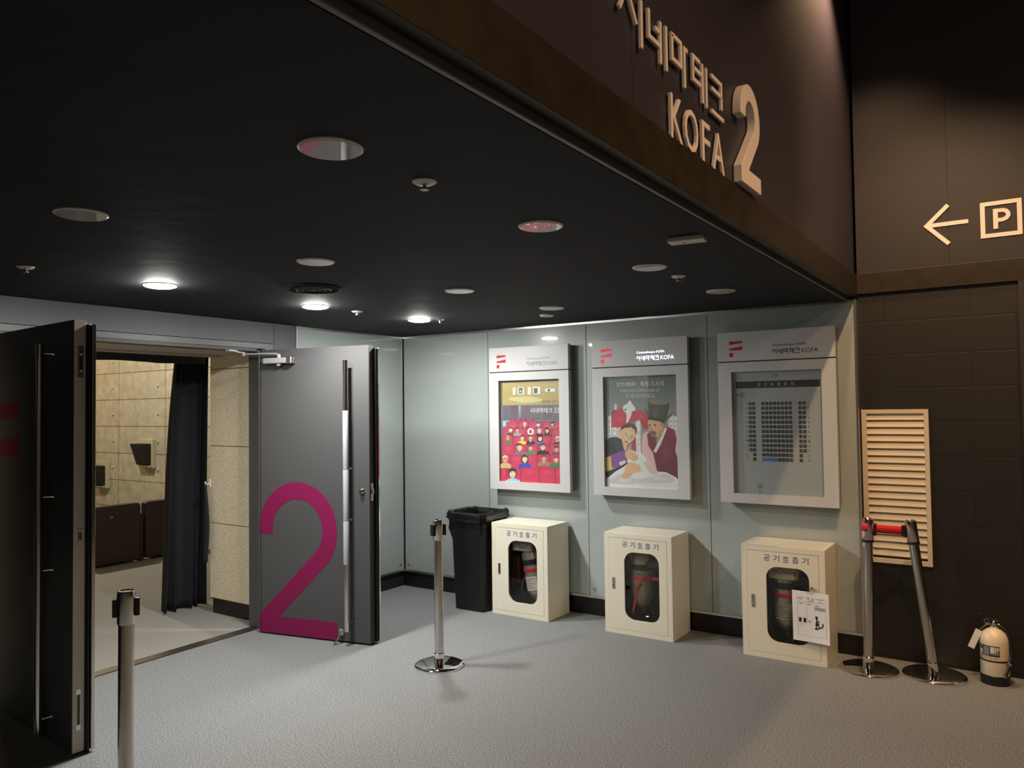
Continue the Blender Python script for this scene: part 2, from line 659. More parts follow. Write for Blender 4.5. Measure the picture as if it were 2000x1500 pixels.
struct('floor', MB().m(M_carpet).box(XD, 4.5, -5, 5.45, -0.1, 0), 'grey speckled carpet floor of the cinema foyer', 'floor')
struct('floor_theater', MB().m(M_carpet_in).box(-14, XD, -0.5, 6.4, -0.1, 0), 'taupe carpet floor inside the theater beyond the doorway', 'floor')
struct('trim_1', MB().m(mat('dull_threshold_metal', (0.16, 0.14, 0.115), 0.3, metal=0.9)).box(XD - 0.085, XD + 0.004, 1.76, 3.70, 0.0, 0.006), 'flat metal threshold strip across the open doorway', 'threshold', bevel=0.003)
struct('ceiling', MB().m(M_ceil).box(-4.9, XF - 0.06, -5, 5.45, ZC, ZC + 0.08), 'black painted low ceiling over the recess', 'ceiling')
struct('ceiling_lobby', MB().m(M_lobceil).box(-1.1, 4.5, -5, 5.5, ZL, ZL + 0.1), 'dark high ceiling of the lobby', 'ceiling')
struct('wall_rear', MB().m(mat('lobby_rear_paint', (0.30, 0.27, 0.23), 0.7)).box(-4.9, 4.6, -5.1, -5.0, 0, 4.4), 'dark lobby wall behind the viewer', 'wall')
struct('wall_right', MB().m(mat('lobby_side_paint', (0.25, 0.22, 0.18), 0.7)).box(4.5, 4.6, -5.1, 5.5, 0, 4.4), 'dark lobby wall far to the right', 'wall')

# door wall with the doorway
OP0, OP1, OPZ = 1.78, 3.70, 2.06
w = MB().m(M_doorwall)
w.box(-4.85, XD, -5, 1.62, 0, 2.30)
w.box(-4.85, XD, 1.62, 3.838, 2.116, 2.30)
w.box(-4.85, XD, 3.842, 4.05, 0, 2.30)
struct('wall_left', w, 'blue grey painted wall around the theater doorway', 'wall')
w = MB().m(M_frame)
w.box(-4.868, XD, OP1, 3.838, 0, 2.112)
w.box(-4.868, XD, 1.624, OP0, 0, 2.112)
w.box(-4.868, XD, OP0, OP1, OPZ, 2.112)
w.m(M_doordark).box(-4.83, XD + 0.004, OP0, OP1, OPZ - 0.012, OPZ)
w.box(-4.80, XD + 0.008, OP0, OP1, OPZ + 0.006, OPZ + 0.014)
struct('trim_2', w, 'flush grey metal door frame around the double doorway', 'door frame')
# sound lock passage behind the frame
w = MB().m(M_soffit).box(-5.47, -4.868, 1.70, 3.86, OPZ - 0.01, 2.3)
struct('ceiling_passage', w, 'beige soffit of the short passage into the theater', 'ceiling')
w = MB().m(M_brown).box(-5.47, -4.868, 3.792, 3.95, 0.115, OPZ - 0.01)
for z0, z1 in ((0.128, 0.715), (0.721, 1.329), (1.335, 1.941), (1.947, 2.05)):
    w.m(M_wool).box(-5.458, -4.868, 3.78, 3.80, z0, z1)
w.m(M_black).box(-5.45, -4.868, 3.80, 3.95, 0, 0.115)
struct('wall_passage_right', w, 'wood wool boarded side wall of the doorway passage', 'wall')
w = MB().m(M_wool).box(-5.47, -4.868, 1.55, 1.70, 0.1, OPZ - 0.01).m(M_black).box(-5.45, -4.868, 1.55, 1.69, 0, 0.1)
struct('wall_passage_left', w, 'wood wool boarded wall behind the left door leaf', 'wall')
struct('trim_3', MB().m(M_track).box(-5.40, -5.30, 1.70, 3.78, OPZ - 0.022, OPZ - 0.01).box(-5.36, -5.34, 1.70, 3.78, OPZ - 0.026, OPZ - 0.022),
       'pale curtain track under the passage soffit', 'curtain track', bevel=0.003)
# theater shell
side_wall = struct('wall_theater_side', MB().m(M_sidewall).box(-14, -5.4, 6.3, 6.4, 0, 4.2), 'beige cement board side wall inside the theater', 'wall')
struct('wall_theater_end', MB().m(M_curtain).box(-14.1, -14, -0.5, 6.4, 0, 4.2), 'black far end wall of the theater', 'wall')
struct('wall_theater_back', MB().m(M_wool).box(-5.47, -5.40, 3.95, 6.3, 0, 4.2).box(-5.47, -5.40, -0.5, 1.55, 0, 4.2).box(-5.47, -5.40, 1.55, 3.95, 2.3, 4.2),
       'theater wall around the inner end of the passage', 'wall')
struct('wall_theater_near', MB().m(M_wool).box(-14, -5.4, -0.6, -0.5, 0, 4.2), 'theater side wall out of sight to the left', 'wall')
struct('ceiling_theater', MB().m(M_lobceil).box(-14, -5.4, -0.6, 6.4, 4.2, 4.3), 'dark ceiling inside the theater', 'ceiling')

# glass wall: substrate, panels, trims, baseboard
struct('wall_back', MB().m(M_groove).box(-4.9, -0.89, YG + 0.016, 5.45, 0, ZC + 0.02), 'dark backing behind the glass panel wall', 'wall')
struct('wall_left_return', MB().m(M_groove).box(-4.9, XD - 0.016, 4.05, 5.45, 0, ZC + 0.02), 'dark backing behind the glass panel beside the doorway', 'wall')
PX = [-4.735, -3.785, -2.842, -1.869, -0.895]
PL = ['pale green glass wall panel in the inner corner behind the trash bin', 'pale green glass wall panel behind the seat crowd poster case',
      'pale green glass wall panel behind the film poster case', 'pale green glass wall panel behind the seating plan case']


def stud(mb, x, z):
    mb.m(M_brush).lathe([(0.0, -0.006), (0.010, -0.006), (0.012, -0.003), (0.012, 0.0)], (x, YG, z), 16, Matrix.Rotation(R(-90), 4, 'X'))


for i in range(4):
    a, b = PX[i] + 0.0022, PX[i + 1] - 0.0022
    p = struct('wall_panel', MB().m(M_glasswall).box(a, b, YG, YG + 0.014, 0.150, 2.252), PL[i], 'glass panel', bevel=0.001)
    for xx in ([a + 0.04]):
        s = MB()
        stud(s, xx, 0.20)
        s.build('fixing_cap', p, smooth=40)
p = struct('wall_panel', MB().m(M_glasswall).box(XD - 0.014, XD, 4.062, 5.285, 0.150, 2.252),
           'pale green glass wall panel beside the doorway behind the open door', 'glass panel', bevel=0.001)
s = MB().m(M_brush).lathe([(0.0, 0.006), (0.010, 0.006), (0.012, 0.003), (0.012, 0.0)][::-1], (XD, 5.235, 0.20), 16, Matrix.Rotation(R(90), 4, 'Y'))
s.build('fixing_cap', p, smooth=40)
w = MB().m(M_groove)
for q in PX[1:4]:
    w.box(q - 0.0022, q + 0.0022, YG + 0.001, YG + 0.016, 0.15, 2.252)
struct('trim_10', w, 'thin black seals between the glass wall panels', 'seal')
w = MB().m(M_alu)
w.box(-4.74, -0.895, YG - 0.006, YG + 0.015, 0.134, 0.150)
w.box(-4.74, -0.895, YG - 0.006, YG + 0.015, 2.252, 2.268)
w.box(-0.899, -0.887, YG - 0.008, YE, 0.134, 2.268)
struct('trim_4', w, 'aluminium edge strips framing the glass panel wall', 'trim')
w = MB().m(M_alu)
w.box(XD - 0.015, XD + 0.006, 4.05, 5.29, 0.134, 0.150)
w.box(XD - 0.015, XD + 0.006, 4.05, 5.29, 2.252, 2.268)
w.box(XD - 0.015, XD + 0.008, 4.050, 4.062, 0.134, 2.268)
w.box(XD - 0.015, XD + 0.006, 5.282, 5.296, 0.134, 2.268)
struct('trim_5', w, 'aluminium edge strips framing the glass panel beside the doorway', 'trim')
struct('baseboard_back', MB().m(M_black).box(-4.78, -0.89, YK - 0.03, YG + 0.06, 0, 0.132), 'black baseboard under the glass panel wall', 'baseboard')
struct('baseboard_left', MB().m(M_black).box(-4.81, XD - 0.02, 4.05, 5.33, 0, 0.132), 'black baseboard under the glass beside the doorway', 'baseboard')

# fascia and end wall
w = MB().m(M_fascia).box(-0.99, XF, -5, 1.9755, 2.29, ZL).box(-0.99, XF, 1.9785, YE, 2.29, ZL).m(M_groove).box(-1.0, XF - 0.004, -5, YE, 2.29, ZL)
struct('wall_fascia', w, 'dark aubergine fascia wall carrying the cream sign letters', 'wall')
struct('trim_6', MB().m(M_beam).box(XF - 0.05, XF + 0.014, -5, YE, 2.285, 2.437), 'brown metal beam along the bottom of the fascia', 'beam', bevel=0.002)
struct('trim_7', MB().m(M_ceil).box(-1.02, XF - 0.042, -5, YE, 2.262, 2.30).m(M_casedark).box(XF - 0.046, XF - 0.030, -5, YE, 2.262, 2.29), 'dark edge profile between black ceiling and brown beam', 'trim')
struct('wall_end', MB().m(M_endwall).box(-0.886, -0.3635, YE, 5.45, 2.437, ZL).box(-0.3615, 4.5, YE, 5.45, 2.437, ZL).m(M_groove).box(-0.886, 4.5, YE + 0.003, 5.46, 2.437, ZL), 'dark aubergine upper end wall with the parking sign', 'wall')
struct('trim_8', MB().m(M_beam).box(XF + 0.014, 4.5, YE - 0.022, YE + 0.02, 2.304, 2.437), 'brown metal band across the end wall under the parking sign', 'band', bevel=0.002)
struct('wall_end_block', MB().m(M_block).box(-0.886, 4.5, YE, 5.46, 0, 2.304), 'black painted blockwork wall behind the belt stanchions', 'wall')
struct('trim_9', MB().m(M_endwall).box(-0.020, 0.06, YE - 0.03, YE, 0, 2.304), 'dark vertical pilaster at the far right of the blockwork', 'pilaster')


# ------------------------------------------------------------------ doors
def matline(origin, ang):
    return Matrix.Translation(origin) @ Matrix.Rotation(ang, 4, 'Z')


DW, DT, DZ0, DZ1 = 0.935, 0.088, 0.012, 2.05


def door_leaf(name, hinge, ang, label, face):
    """leaf in its own frame: x from hinge to free edge, camera side face at y=0, thickness towards +y"""
    d = thing(name, label, 'door', hinge, ang, kind='structure')
    b = MB().m(M_door).box(0, DW - 0.004, 0, 0.052, DZ0, DZ1)
    b.m(M_frame).box(0, DW - 0.002, 0.052, 0.058, DZ0, DZ1 - 0.01)
    b.build('leaf', d, bevel=0.002)
    e = MB().m(M_dooredge if face == 'dark' else M_doordark).box(DW - 0.006, DW, 0.001, 0.052, DZ0 + 0.001, DZ1 - 0.001)
    tag(e.build('edge_strip', d), 'bare edge of the leaf')
    e = MB().m(M_doordark).box(0.01, DW + 0.010, 0.056, 0.076, DZ0 + 0.004, DZ1 - 0.018)
    e.box(DW - 0.004, DW + 0.016, 0.060, 0.070, DZ0, DZ1 - 0.02)
    tag(e.build('gasket', d, bevel=0.002), 'black rubber seal')
    e = MB().m(M_door).box(0.01, DW + 0.022, 0.076, DT, DZ0 + 0.004, DZ1 - 0.02)
    e.m(M_steel).box(DW + 0.019, DW + 0.024, 0.074, DT + 0.002, DZ0, DZ1 - 0.018)
    e.build('rebate_flange', d, bevel=0.0015)
    return d


def pull_bar(d, s, z0, z1, posts, post_dx=0.03, sleeve=None, depth=0.06):
    b = MB().m(M_steel).tube([(s, -depth, z0), (s, -depth, z1)], 0.0175, 20)
    b.m(M_plastic).tube([(s, -depth, z1 - 0.0005), (s, -depth, z1 + 0.001)], 0.0168, 20)
    h = b.build('pull_handle', d, smooth=40)
    for z in posts:
        MB().m(M_chrome).tube([(s, -depth + 0.010, z), (s + 0.004, -0.012, z), (s + 0.004, 0.0005, z)], [0.008, 0.008, 0.012], 14).build('standoff', h, smooth=40)
    if sleeve:
        for a, b2 in sleeve:
            mm = MB().m(M_sleeve).lathe([(0.0196, a), (0.0202, a + 0.002), (0.0202, b2 - 0.002), (0.0196, b2)], (s, -depth, 0), 24)
            tag(mm.build('paper_sleeve', h, smooth=40), 'white paper wrap around the bar')
    return h


# right leaf, inner face towards the viewer, big magenta numeral
a2 = math.atan2(3.825 - 3.631, -3.739 + 4.654)
d2 = door_leaf('door_2', (-4.654, 3.631, 0), a2, 'grey open door leaf with a huge magenta number two', 'light')
pull_bar(d2, 0.782, 0.10, 1.945, (1.90, 1.20, 0.85, 0.155), sleeve=[(0.553, 0.846), (0.848, 1.196), (1.198, 1.60)])
F2 = FR((0, 0, 0))
two = numeral_two(0.670, 1.083, 0.122)
tag(MB().m(M_magenta).prism([(a - 0.004, b + 0.012) for a, b in two], F2, 0.0, 0.0012).build('number_decal', d2), 'magenta vinyl numeral two')
MB().m(M_doordark).box(0.009, 0.013, -0.0016, 0.001, DZ0, DZ1).build('hinge_groove', d2)
lk = MB().m(M_chrome).lathe([(0.0, -0.022), (0.013, -0.022), (0.017, -0.014), (0.022, -0.006), (0.022, 0.001)], (0.872, 0, 1.045), 24, Matrix.Rotation(R(-90), 4, 'X'))
lk.m(M_plastic).box(0.870, 0.874, -0.0235, -0.021, 1.037, 1.053)
lk.build('lock_cylinder', d2, smooth=35)
lt = MB().m(M_brush).box(DW - 0.001, DW + 0.002, 0.012, 0.040, 0.98, 1.10).box(DW + 0.001, DW + 0.012, 0.018, 0.034, 1.03, 1.06)
lt.build('latch_plate', d2, bevel=0.001)
# closer on the visible face near the hinge
c = MB().m(M_closer)
c.box(0.075, 0.322, -0.058, 0.0, 1.944, 1.985)
cl = c.build('door_closer', d2, bevel=0.008, seg=3)
MB().m(M_alu).box(0.282, 0.326, -0.060, -0.004, 1.941, 1.988).build('end_cap', cl, bevel=0.006, seg=3)
MB().m(M_closer).lathe([(0.016, 1.928), (0.018, 1.934), (0.018, 1.946)], (0.20, -0.03, 0), 18).build('pinion', cl, smooth=40)
ar = MB().m(M_closer).lathe([(0.014, 1.985), (0.014, 2.008), (0.008, 2.014)], (0.20, -0.03, 0), 16)
ar.tube([(0.20, -0.03, 2.004), (0.185, -0.034, 2.014), (0.12, -0.038, 2.018), (-0.104, -0.045, 2.022)], 0.007, 10)
ar.lathe([(0.012, 2.010), (0.012, 2.036)], (-0.104, -0.045, 0), 14)
ar.tube([(-0.104, -0.045, 2.030), (-0.115, -0.09, 2.036), (-0.122, -0.13, 2.040)], 0.006, 10)
ar.box(-0.140, -0.105, -0.19, -0.11, 2.036, 2.048)
ar.build('closer_arm', cl, smooth=40)
# kick-down stop
k = MB().m(M_chrome).box(0.690, 0.722, -0.016, 0.0, 0.055, 0.10)
k.tube([(0.706, -0.018, 0.080), (0.700, -0.034, 0.05), (0.690, -0.060, 0.018)], 0.006, 10)
k.m(M_steel).tube([(0.692, -0.056, 0.024), (0.688, -0.064, 0.002)], [0.009, 0.011], 12)
k.build('kick_stop', d2, smooth=40)
hz = MB()
for z in (0.28, 1.05, 1.86):
    hz.m(M_brush).lathe([(0.011, z - 0.06), (0.011, z + 0.06)], (-0.012, 0.030, 0), 14)
hz.m(M_plastic).box(-0.02, 0.03, -0.006, 0.03, 2.050, 2.062)
hz.build('hinge', d2, smooth=40)

# left leaf, outer face towards the viewer, cut by the picture edge
a1 = math.atan2(1.863 - 1.93, -3.735 + 4.68)
d1 = door_leaf('door_1', (-4.680, 1.93, 0), a1, 'dark open door leaf with red logo at the left edge of the view', 'dark')
pull_bar(d1, 0.70, 0.065, 1.945, (1.90, 1.20, 0.845, 0.135))
lg = MB().m(M_red)
lf = logo_f(-0.14, 1.66, 0.49)
clip = []
for poly in lf[:2]:
    (xa, za), (xb, zb), (xc, zc), (xd, zd) = poly
    t = (0.003 - xa) / (xb - xa)
    clip.append([(0.003, za + (zb - za) * t), (xb, zb), (xc, zc), (0.003, zd + (zc - zd) * t)])
for poly in clip:
    lg.prism(poly, FR((0, 0, 0)), 0.0, 0.0012)
tag(lg.build('logo_decal', d1), 'red two bar logo')
pl = MB().m(M_brush).box(DW - 0.001, DW + 0.002, 0.018, 0.042, 1.775, 1.925)
pl.m(M_steel).lathe([(0.0, 0.010), (0.008, 0.008), (0.011, 0.0)][::-1], (DW + 0.002, 0.030, 1.890), 14, Matrix.Rotation(R(90), 4, 'Y'))
pl.lathe([(0.0, 0.010), (0.008, 0.008), (0.010, 0.0)][::-1], (DW + 0.002, 0.030, 1.810), 14, Matrix.Rotation(R(90), 4, 'Y'))
pl.m(M_plastic).box(DW + 0.001, DW + 0.003, 0.026, 0.034, 1.822, 1.870)
pl.build('roller_latch', d1, smooth=40)
MB().m(M_alu).box(DW - 0.001, DW + 0.002, 0.022, 0.044, 0.985, 1.055).m(M_brown).box(DW, DW + 0.004, 0.024, 0.037, 1.002, 1.040).build('strike_plate', d1)
MB().m(M_alu).box(DW - 0.001, DW + 0.002, 0.016, 0.036, 0.115, 0.305).m(mat('brass_slot', (0.10, 0.08, 0.035), 0.4, metal=0.6)).box(DW, DW + 0.003, 0.019, 0.034, 0.140, 0.280).build('flush_bolt', d1)
MB().m(M_plastic).box(0.60, DW + 0.01, 0.060, 0.072, 0.001, DZ0 + 0.004).build('bottom_seal', d1)

# ------------------------------------------------------------------ things seen through the doorway
# curtain: pleated sheet bunched to one side of the inner passage mouth
XC = -5.74
HEMZ = 0.012


def curtain_pt(u, v):
    # v 0 top .. 1 bottom, u 0 left .. 1 right
    z = 2.13 - v * (2.13 - HEMZ)
    left = 3.640 - 0.115 * v ** 0.8 - 0.012 * sin(v * 5)
    right = 3.99 - 0.04 * v
    y = left + (right - left) * u
    ph = (u + 0.05 * sin(u * 9)) * 4.6 * 2 * pi
    amp = 0.030 + 0.022 * v
    x = XC + amp * sin(ph + 0.6 * sin(v * 3)) + 0.018 * sin(ph * 0.37 + 1 + v * 2)
    return Vector((x, y + 0.012 * cos(ph), z + (0.006 * sin(ph * 0.5) if v > 0.98 else 0)))


cu = tag(MB().m(M_curtain).grid(curtain_pt, 150, 28).build('door_curtain', smooth=60),
         'black pleated curtain bunched at the right of the inner doorway', 'curtain')
so = cu.modifiers.new('thick', 'SOLIDIFY')
so.thickness = 0.003
va = MB().m(M_curtain)
va.grid(lambda u, v: Vector((-5.67 + 0.010 * sin(u * 60), 1.70 + u * 2.18, 2.25 - v * (0.252 - 0.004 * sin(u * 21)))), 120, 4)
va = tag(va.build('curtain_valance', smooth=60), 'black cloth valance hanging over the inner doorway', 'valance')
so = va.modifiers.new('thick', 'SOLIDIFY')
so.thickness = 0.003

hk = thing('curtain_hook', 'white hook screwed to the end of the wood wool wall', 'hook', (-5.462, 3.78, 1.02))
MB().m(M_white).box(-0.012, 0.014, -0.008, 0.0, -0.02, 0.045).build('plate', hk, bevel=0.003)
MB().m(M_white).tube([(0, -0.006, 0.01), (0, -0.03, 0.0), (0, -0.040, 0.008), (0, -0.042, 0.028)], 0.006, 10).build('prong', hk, smooth=40)
tb = MB().m(M_curtain)


def tie_pt(u, v):
    wd = 0.008 + 0.032 * sin(min(v * 1.15, 1) * pi * 0.75) ** 1.2
    return Vector((-5.466 + 0.012 * sin(v * 2.5) + (u - 0.5) * wd * 2.0, 3.748 - 0.012 * sin(u * pi) - 0.010 * v, 1.030 - v * 0.62))


tb.grid(tie_pt, 8, 24)
tb = tag(tb.build('curtain_tieback', smooth=60), 'black cloth tieback hanging from the white hook', 'tieback')
so = tb.modifiers.new('thick', 'SOLIDIFY')
so.thickness = 0.004

# theater seats: tall backs seen from behind, rows run along y
for i, (y0, y1, lab) in enumerate(((4.13, 4.690, 'dark maroon theater seat with a round number disc on its back'),
                                   (4.745, 5.30, 'dark maroon theater seat partly hidden behind the black curtain'))):
    s = thing('theater_seat', lab, 'seat', (-8.0, (y0 + y1) / 2, 0), 0, 'theater seats in the back row')
    hw = (y1 - y0) / 2
    prof = rrect(-hw, hw, 0.02, 0.635, 0.035, 5)
    fr = FR((0, 0, 0), Y, Z, X)
    b = MB().m(M_seat).prism(prof, fr, -0.10, 0.0)
    b.build('backrest', s, bevel=0.015, seg=3, smooth=40)
    MB().m(M_seat).box(-0.55, -0.11, -hw + 0.06, hw - 0.06, 0.30, 0.42).build('seat_cushion', s, bevel=0.03, seg=3)
    MB().m(M_seat).box(-0.50, -0.02, hw + 0.004, hw + 0.048, 0.0, 0.52).build('armrest', s, bevel=0.015, seg=3)
    MB().m(M_seat).box(-0.45, -0.12, -hw + 0.1, hw - 0.1, 0.0, 0.30).build('seat_base', s)
    if i == 0:
        yy = 4.365 - (y0 + y1) / 2
        nd = MB().m(M_plastic).lathe([(0.030, 0.0), (0.030, 0.003)], (0.0, yy, 0.515), 24, Matrix.Rotation(R(90), 4, 'Y'))
        nd.m(M_label).text('24', (yy - 0.016, yy + 0.016, 0.503, 0.525), FR((0, 0, 0), Y, Z, X), 0.0038)
        tag(nd.build('number_disc', s), 'round black disc with white number')

# surround speakers on the side wall
for xs, zb, zt, lab in ((-10.38, 0.857, 1.165, 'black wedge speaker on the theater wall beside the curtain'),
                        (-11.60, 0.515, 0.815, 'black wedge speaker on the theater wall beside the left door edge')):
    s = thing('wall_speaker', lab, 'speaker', (xs, 6.3, zb), 0, 'surround speakers on the theater wall')
    h = zt - zb
    b = MB().m(M_speaker)
    lo = [(-0.30, -0.112, 0.0), (0.0, -0.112, 0.0), (0.0, -0.064, 0.0), (-0.30, -0.064, 0.0)]
    hi = [(-0.30, -0.215, h), (0.0, -0.215, h), (0.0, -0.064, h), (-0.30, -0.064, h)]
    b.loft([[Vector(p) for p in lo], [Vector(p) for p in hi]])
    b.build('cabinet', s, bevel=0.012)
    MB().m(M_bracket).box(-0.30, 0.02, -0.064, 0.0, -0.045, h + 0.06).box(-0.26, 0.02, -0.10, -0.060, -0.020, -0.004).build('wall_bracket', s, bevel=0.006)
for i, x in enumerate((-11.50, -10.31)):
    for z in (0.79, 1.19, 1.59, 1.99, 2.39):
        kb = MB().m(M_bracket).lathe([(0.020, 0.0), (0.016, -0.022), (0.0, -0.026)], (x, 6.3, z), 14, Matrix.Rotation(R(-90), 4, 'X'))
        kb.build('wall_knob', side_wall, smooth=40)

# ------------------------------------------------------------------ ceiling fittings
GD = 'unlit ceiling downlights'
GL = 'lit ceiling downlights'


def downlight(x, y, label, lit, r=0.083):
    t = thing('ceiling_downlight', label, 'downlight', (x, y, ZC), 0, GL if lit else GD)
    MB().m(M_white).lathe([(r, 0.0), (r, -0.004), (r - 0.006, -0.008), (r - 0.014, -0.005), (r - 0.014, 0.0)], n=40, caps=False).build('trim_ring', t, smooth=30)
    q = r - (0.004 if lit else 0.0065)
    prof = [(0.0, -0.019), (q * 0.45, -0.018), (q * 0.75, -0.015), (q * 0.92, -0.011), (q, -0.008)] if lit else [(0.0, -0.0084), (q, -0.0084), (q, -0.001)]
    g = MB().m(M_lit if lit else M_lampglass).lathe(prof, n=40, caps=False)
    tag(g.build('lens', t, smooth=30), 'glowing white lens' if lit else 'dull glass lens')


for x, y, lab in ((-1.452, 1.353, 'largest unlit round downlight, nearest one beside the brown beam'),
                  (-1.460, 2.384, 'second unlit downlight from the viewer in the row along the beam'),
                  (-1.480, 3.410, 'third unlit downlight in the beam row, mirroring white sign lettering'),
                  (-1.461, 4.385, 'farthest unlit downlight in the beam row, above the seating plan'),
                  (-2.606, 1.316, 'unlit downlight nearest the left door in the middle row'),
                  (-2.621, 2.350, 'unlit downlight in the middle row just before the round vent'),
                  (-2.636, 3.420, 'unlit downlight in the middle row beyond the round vent'),
                  (-2.617, 4.401, 'farthest unlit downlight in the middle row, above the seat crowd poster')):
    downlight(x, y, lab, False)
for x, y, lab in ((-3.739, 2.294, 'lit round downlight above the left door, nearest of the bright ones'),
                  (-3.752, 3.360, 'lit round downlight above the right door, beside the round vent'),
                  (-3.730, 4.344, 'lit round downlight in the inner corner by the glass wall')):
    downlight(x, y, lab, True)


def sprinkler(x, y, label, r=0.036):
    t = thing('sprinkler', label, 'sprinkler', (x, y, ZC), 0, 'ceiling sprinklers')
    MB().m(M_white).lathe([(r, 0.0), (r, -0.003), (r * 0.72, -0.009), (r * 0.34, -0.011), (0, -0.011)], n=28, caps=False).build('escutcheon', t, smooth=40)
    MB().m(M_brush).lathe([(0.006, -0.011), (0.006, -0.022), (0.013, -0.023), (0.013, -0.026), (0.0, -0.026)], n=16, caps=False).build('head', t, smooth=40)


sprinkler(-1.449, 1.716, 'white sprinkler between the two nearest downlights of the beam row')
sprinkler(-1.467, 3.744, 'white sprinkler beyond the mirrored downlight of the beam row')
sprinkler(-3.746, 1.648, 'small white sprinkler above the left door')
sprinkler(-3.740, 3.713, 'small white sprinkler between lit corner downlight and round vent')
t = thing('smoke_detector', 'flat white ring detector close to the glass wall', 'detector', (-2.849, 4.717, ZC))
MB().m(M_white).lathe([(0.052, 0.0), (0.052, -0.006), (0.044, -0.012), (0.026, -0.012), (0.024, -0.008), (0, -0.008)], n=32, caps=False).build('housing', t, smooth=40)
MB().m(M_brush).lathe([(0.016, -0.008), (0.014, -0.014), (0, -0.014)], n=20, caps=False).build('sensor', t, smooth=40)
t = thing('corner_sprinkler', 'tiny glinting chrome sprinkler beside the lit corner downlight', 'sprinkler', (-3.60, 4.43, ZC))
MB().m(M_chrome).lathe([(0.032, 0.0), (0.032, -0.003), (0.02, -0.010), (0, -0.010)], n=24, caps=False).build('escutcheon', t, smooth=40)
MB().m(M_chrome).lathe([(0.008, -0.010), (0.008, -0.024), (0.013, -0.026), (0, -0.028)], n=16, caps=False).build('head', t, smooth=40)
t = thing('emergency_light', 'cream slab shaped emergency light under the ceiling by the beam', 'emergency light', (-1.10, 2.905, ZC), R(8))
MB().m(M_white).box(-0.072, 0.072, -0.036, 0.036, -0.020, 0.0).build('housing', t, bevel=0.004)
MB().m(M_brush).lathe([(0.007, -0.020), (0.006, -0.023), (0, -0.023)], (-0.01, 0, 0), 14, caps=False).build('sensor', t)
t = thing('ceiling_vent', 'round black ring diffuser in the ceiling between unlit and lit lamps', 'air vent', (-3.202, 2.852, ZC))
MB().m(M_ceil).lathe([(0.155, 0.0), (0.155, -0.005), (0.135, -0.014), (0.120, -0.004), (0.118, 0.0)], n=44, caps=False).build('outer_ring', t, smooth=30)
v = MB().m(M_plastic)
for rr in (0.100, 0.072, 0.044):
    v.lathe([(rr, -0.002), (rr, -0.010), (rr - 0.010, -0.018), (rr - 0.014, -0.008)], n=40, caps=False)
v.lathe([(0.020, -0.004), (0.016, -0.016), (0, -0.016)], n=24, caps=False)
v.build('diffuser_cone', t, smooth=30)
h0, h1, j0, j1 = -4.42, -3.95, 4.62, 5.10
w = MB().m(M_groove)
for q in ((h0, h1, j0, j0 + 0.006), (h0, h1, j1 - 0.006, j1), (h0, h0 + 0.006, j0, j1), (h1 - 0.006, h1, j0, j1)):
    w.box(*q, ZC - 0.002, ZC + 0.002)
w.m(M_ceil).box(h0 + 0.006, h1 - 0.006, j0 + 0.006, j1 - 0.006, ZC - 0.0015, ZC + 0.002)
tag(w.build('access_hatch'), 'black square access hatch in the ceiling corner', 'hatch')

# ------------------------------------------------------------------ fascia sign
sg = thing('wall_sign', 'cream raised theater sign of Korean letters, KOFA and a big numeral', 'sign', (XF, 2.55, 2.44))
SF = FR((XF, 0, 0), Y, Z, X)
MXI = Matrix.Translation((-XF, -2.55, -2.44))
LF = 0.016                       # how far the letter faces stand off the wall


def onto(a, b, d=LF):
    k = (-XF - d) / -XF
    return a * k, 1.6 + (b - 1.6) * k


for key, a0, a1 in (('si', 1.905, 2.075), ('ne', 2.100, 2.245), ('ma', 2.280, 2.420), ('te', 2.464, 2.606), ('keu', 2.650, 2.782)):
    (p0, q0), (p1, q1) = onto(a0, 2.645), onto(a1, 2.788)
    b = MB().m(M_letter)
    glyph(b, key, p0, p1, q0, q1, 0.0150, SF, 0.007, LF)
    b.build('letter', sg, bevel=0.001, mx=MXI)
for ch, a0, a1 in (('K', 2.262, 2.362), ('O', 2.380, 2.505), ('F', 2.542, 2.622), ('A', 2.650, 2.775)):
    (p0, q0), (p1, q1) = onto(a0, 2.446), onto(a1, 2.588)
    b = MB().m(M_letter)
    b.text(ch, (p0, p1, q0, q1), SF, 0.007, LF)
    b.build('letter', sg, mx=MXI)
n2 = numeral_two(0.250, 0.405, 0.064)
tag(MB().m(M_letter).prism([(a + 2.868, b + 2.446) for a, b in n2], SF, 0.003, 0.036).build('numeral', sg, bevel=0.002, mx=MXI), 'thick raised numeral two')

# parking signs on the end wall
EF = FR((0, YE, 0))
ag = thing('direction_arrow', 'cream left pointing arrow on the dark end wall', 'sign', (-0.375, YE, 2.69))
b = MB().m(M_letter).stroke([(-0.362, 2.806), (-0.480, 2.692), (-0.362, 2.568)], 0.024, EF, 0.0, 0.006).stroke([(-0.474, 2.692), (-0.258, 2.692)], 0.024, EF, 0.0, 0.0055)
b.build('arrow', ag, mx=Matrix.Translation((0.375, -YE, -2.69)))
pg = thing('parking_sign', 'cream square framed letter P on the dark end wall', 'sign', (-0.09, YE, 2.68))
MI = Matrix.Translation((0.09, -YE, -2.68))
b = MB().m(M_letter)
x0, x1, z0, z1, tt = -0.196, 0.012, 2.576, 2.790, 0.024
for q in ((x0, x1, z0, z0 + tt), (x0, x1, z1 - tt, z1), (x0, x0 + tt, z0 + tt, z1 - tt), (x1 - tt, x1, z0 + tt, z1 - tt)):
    b.box(q[0], q[1], YE - 0.006, YE, q[2], q[3])
b.build('square_frame', pg, mx=MI)
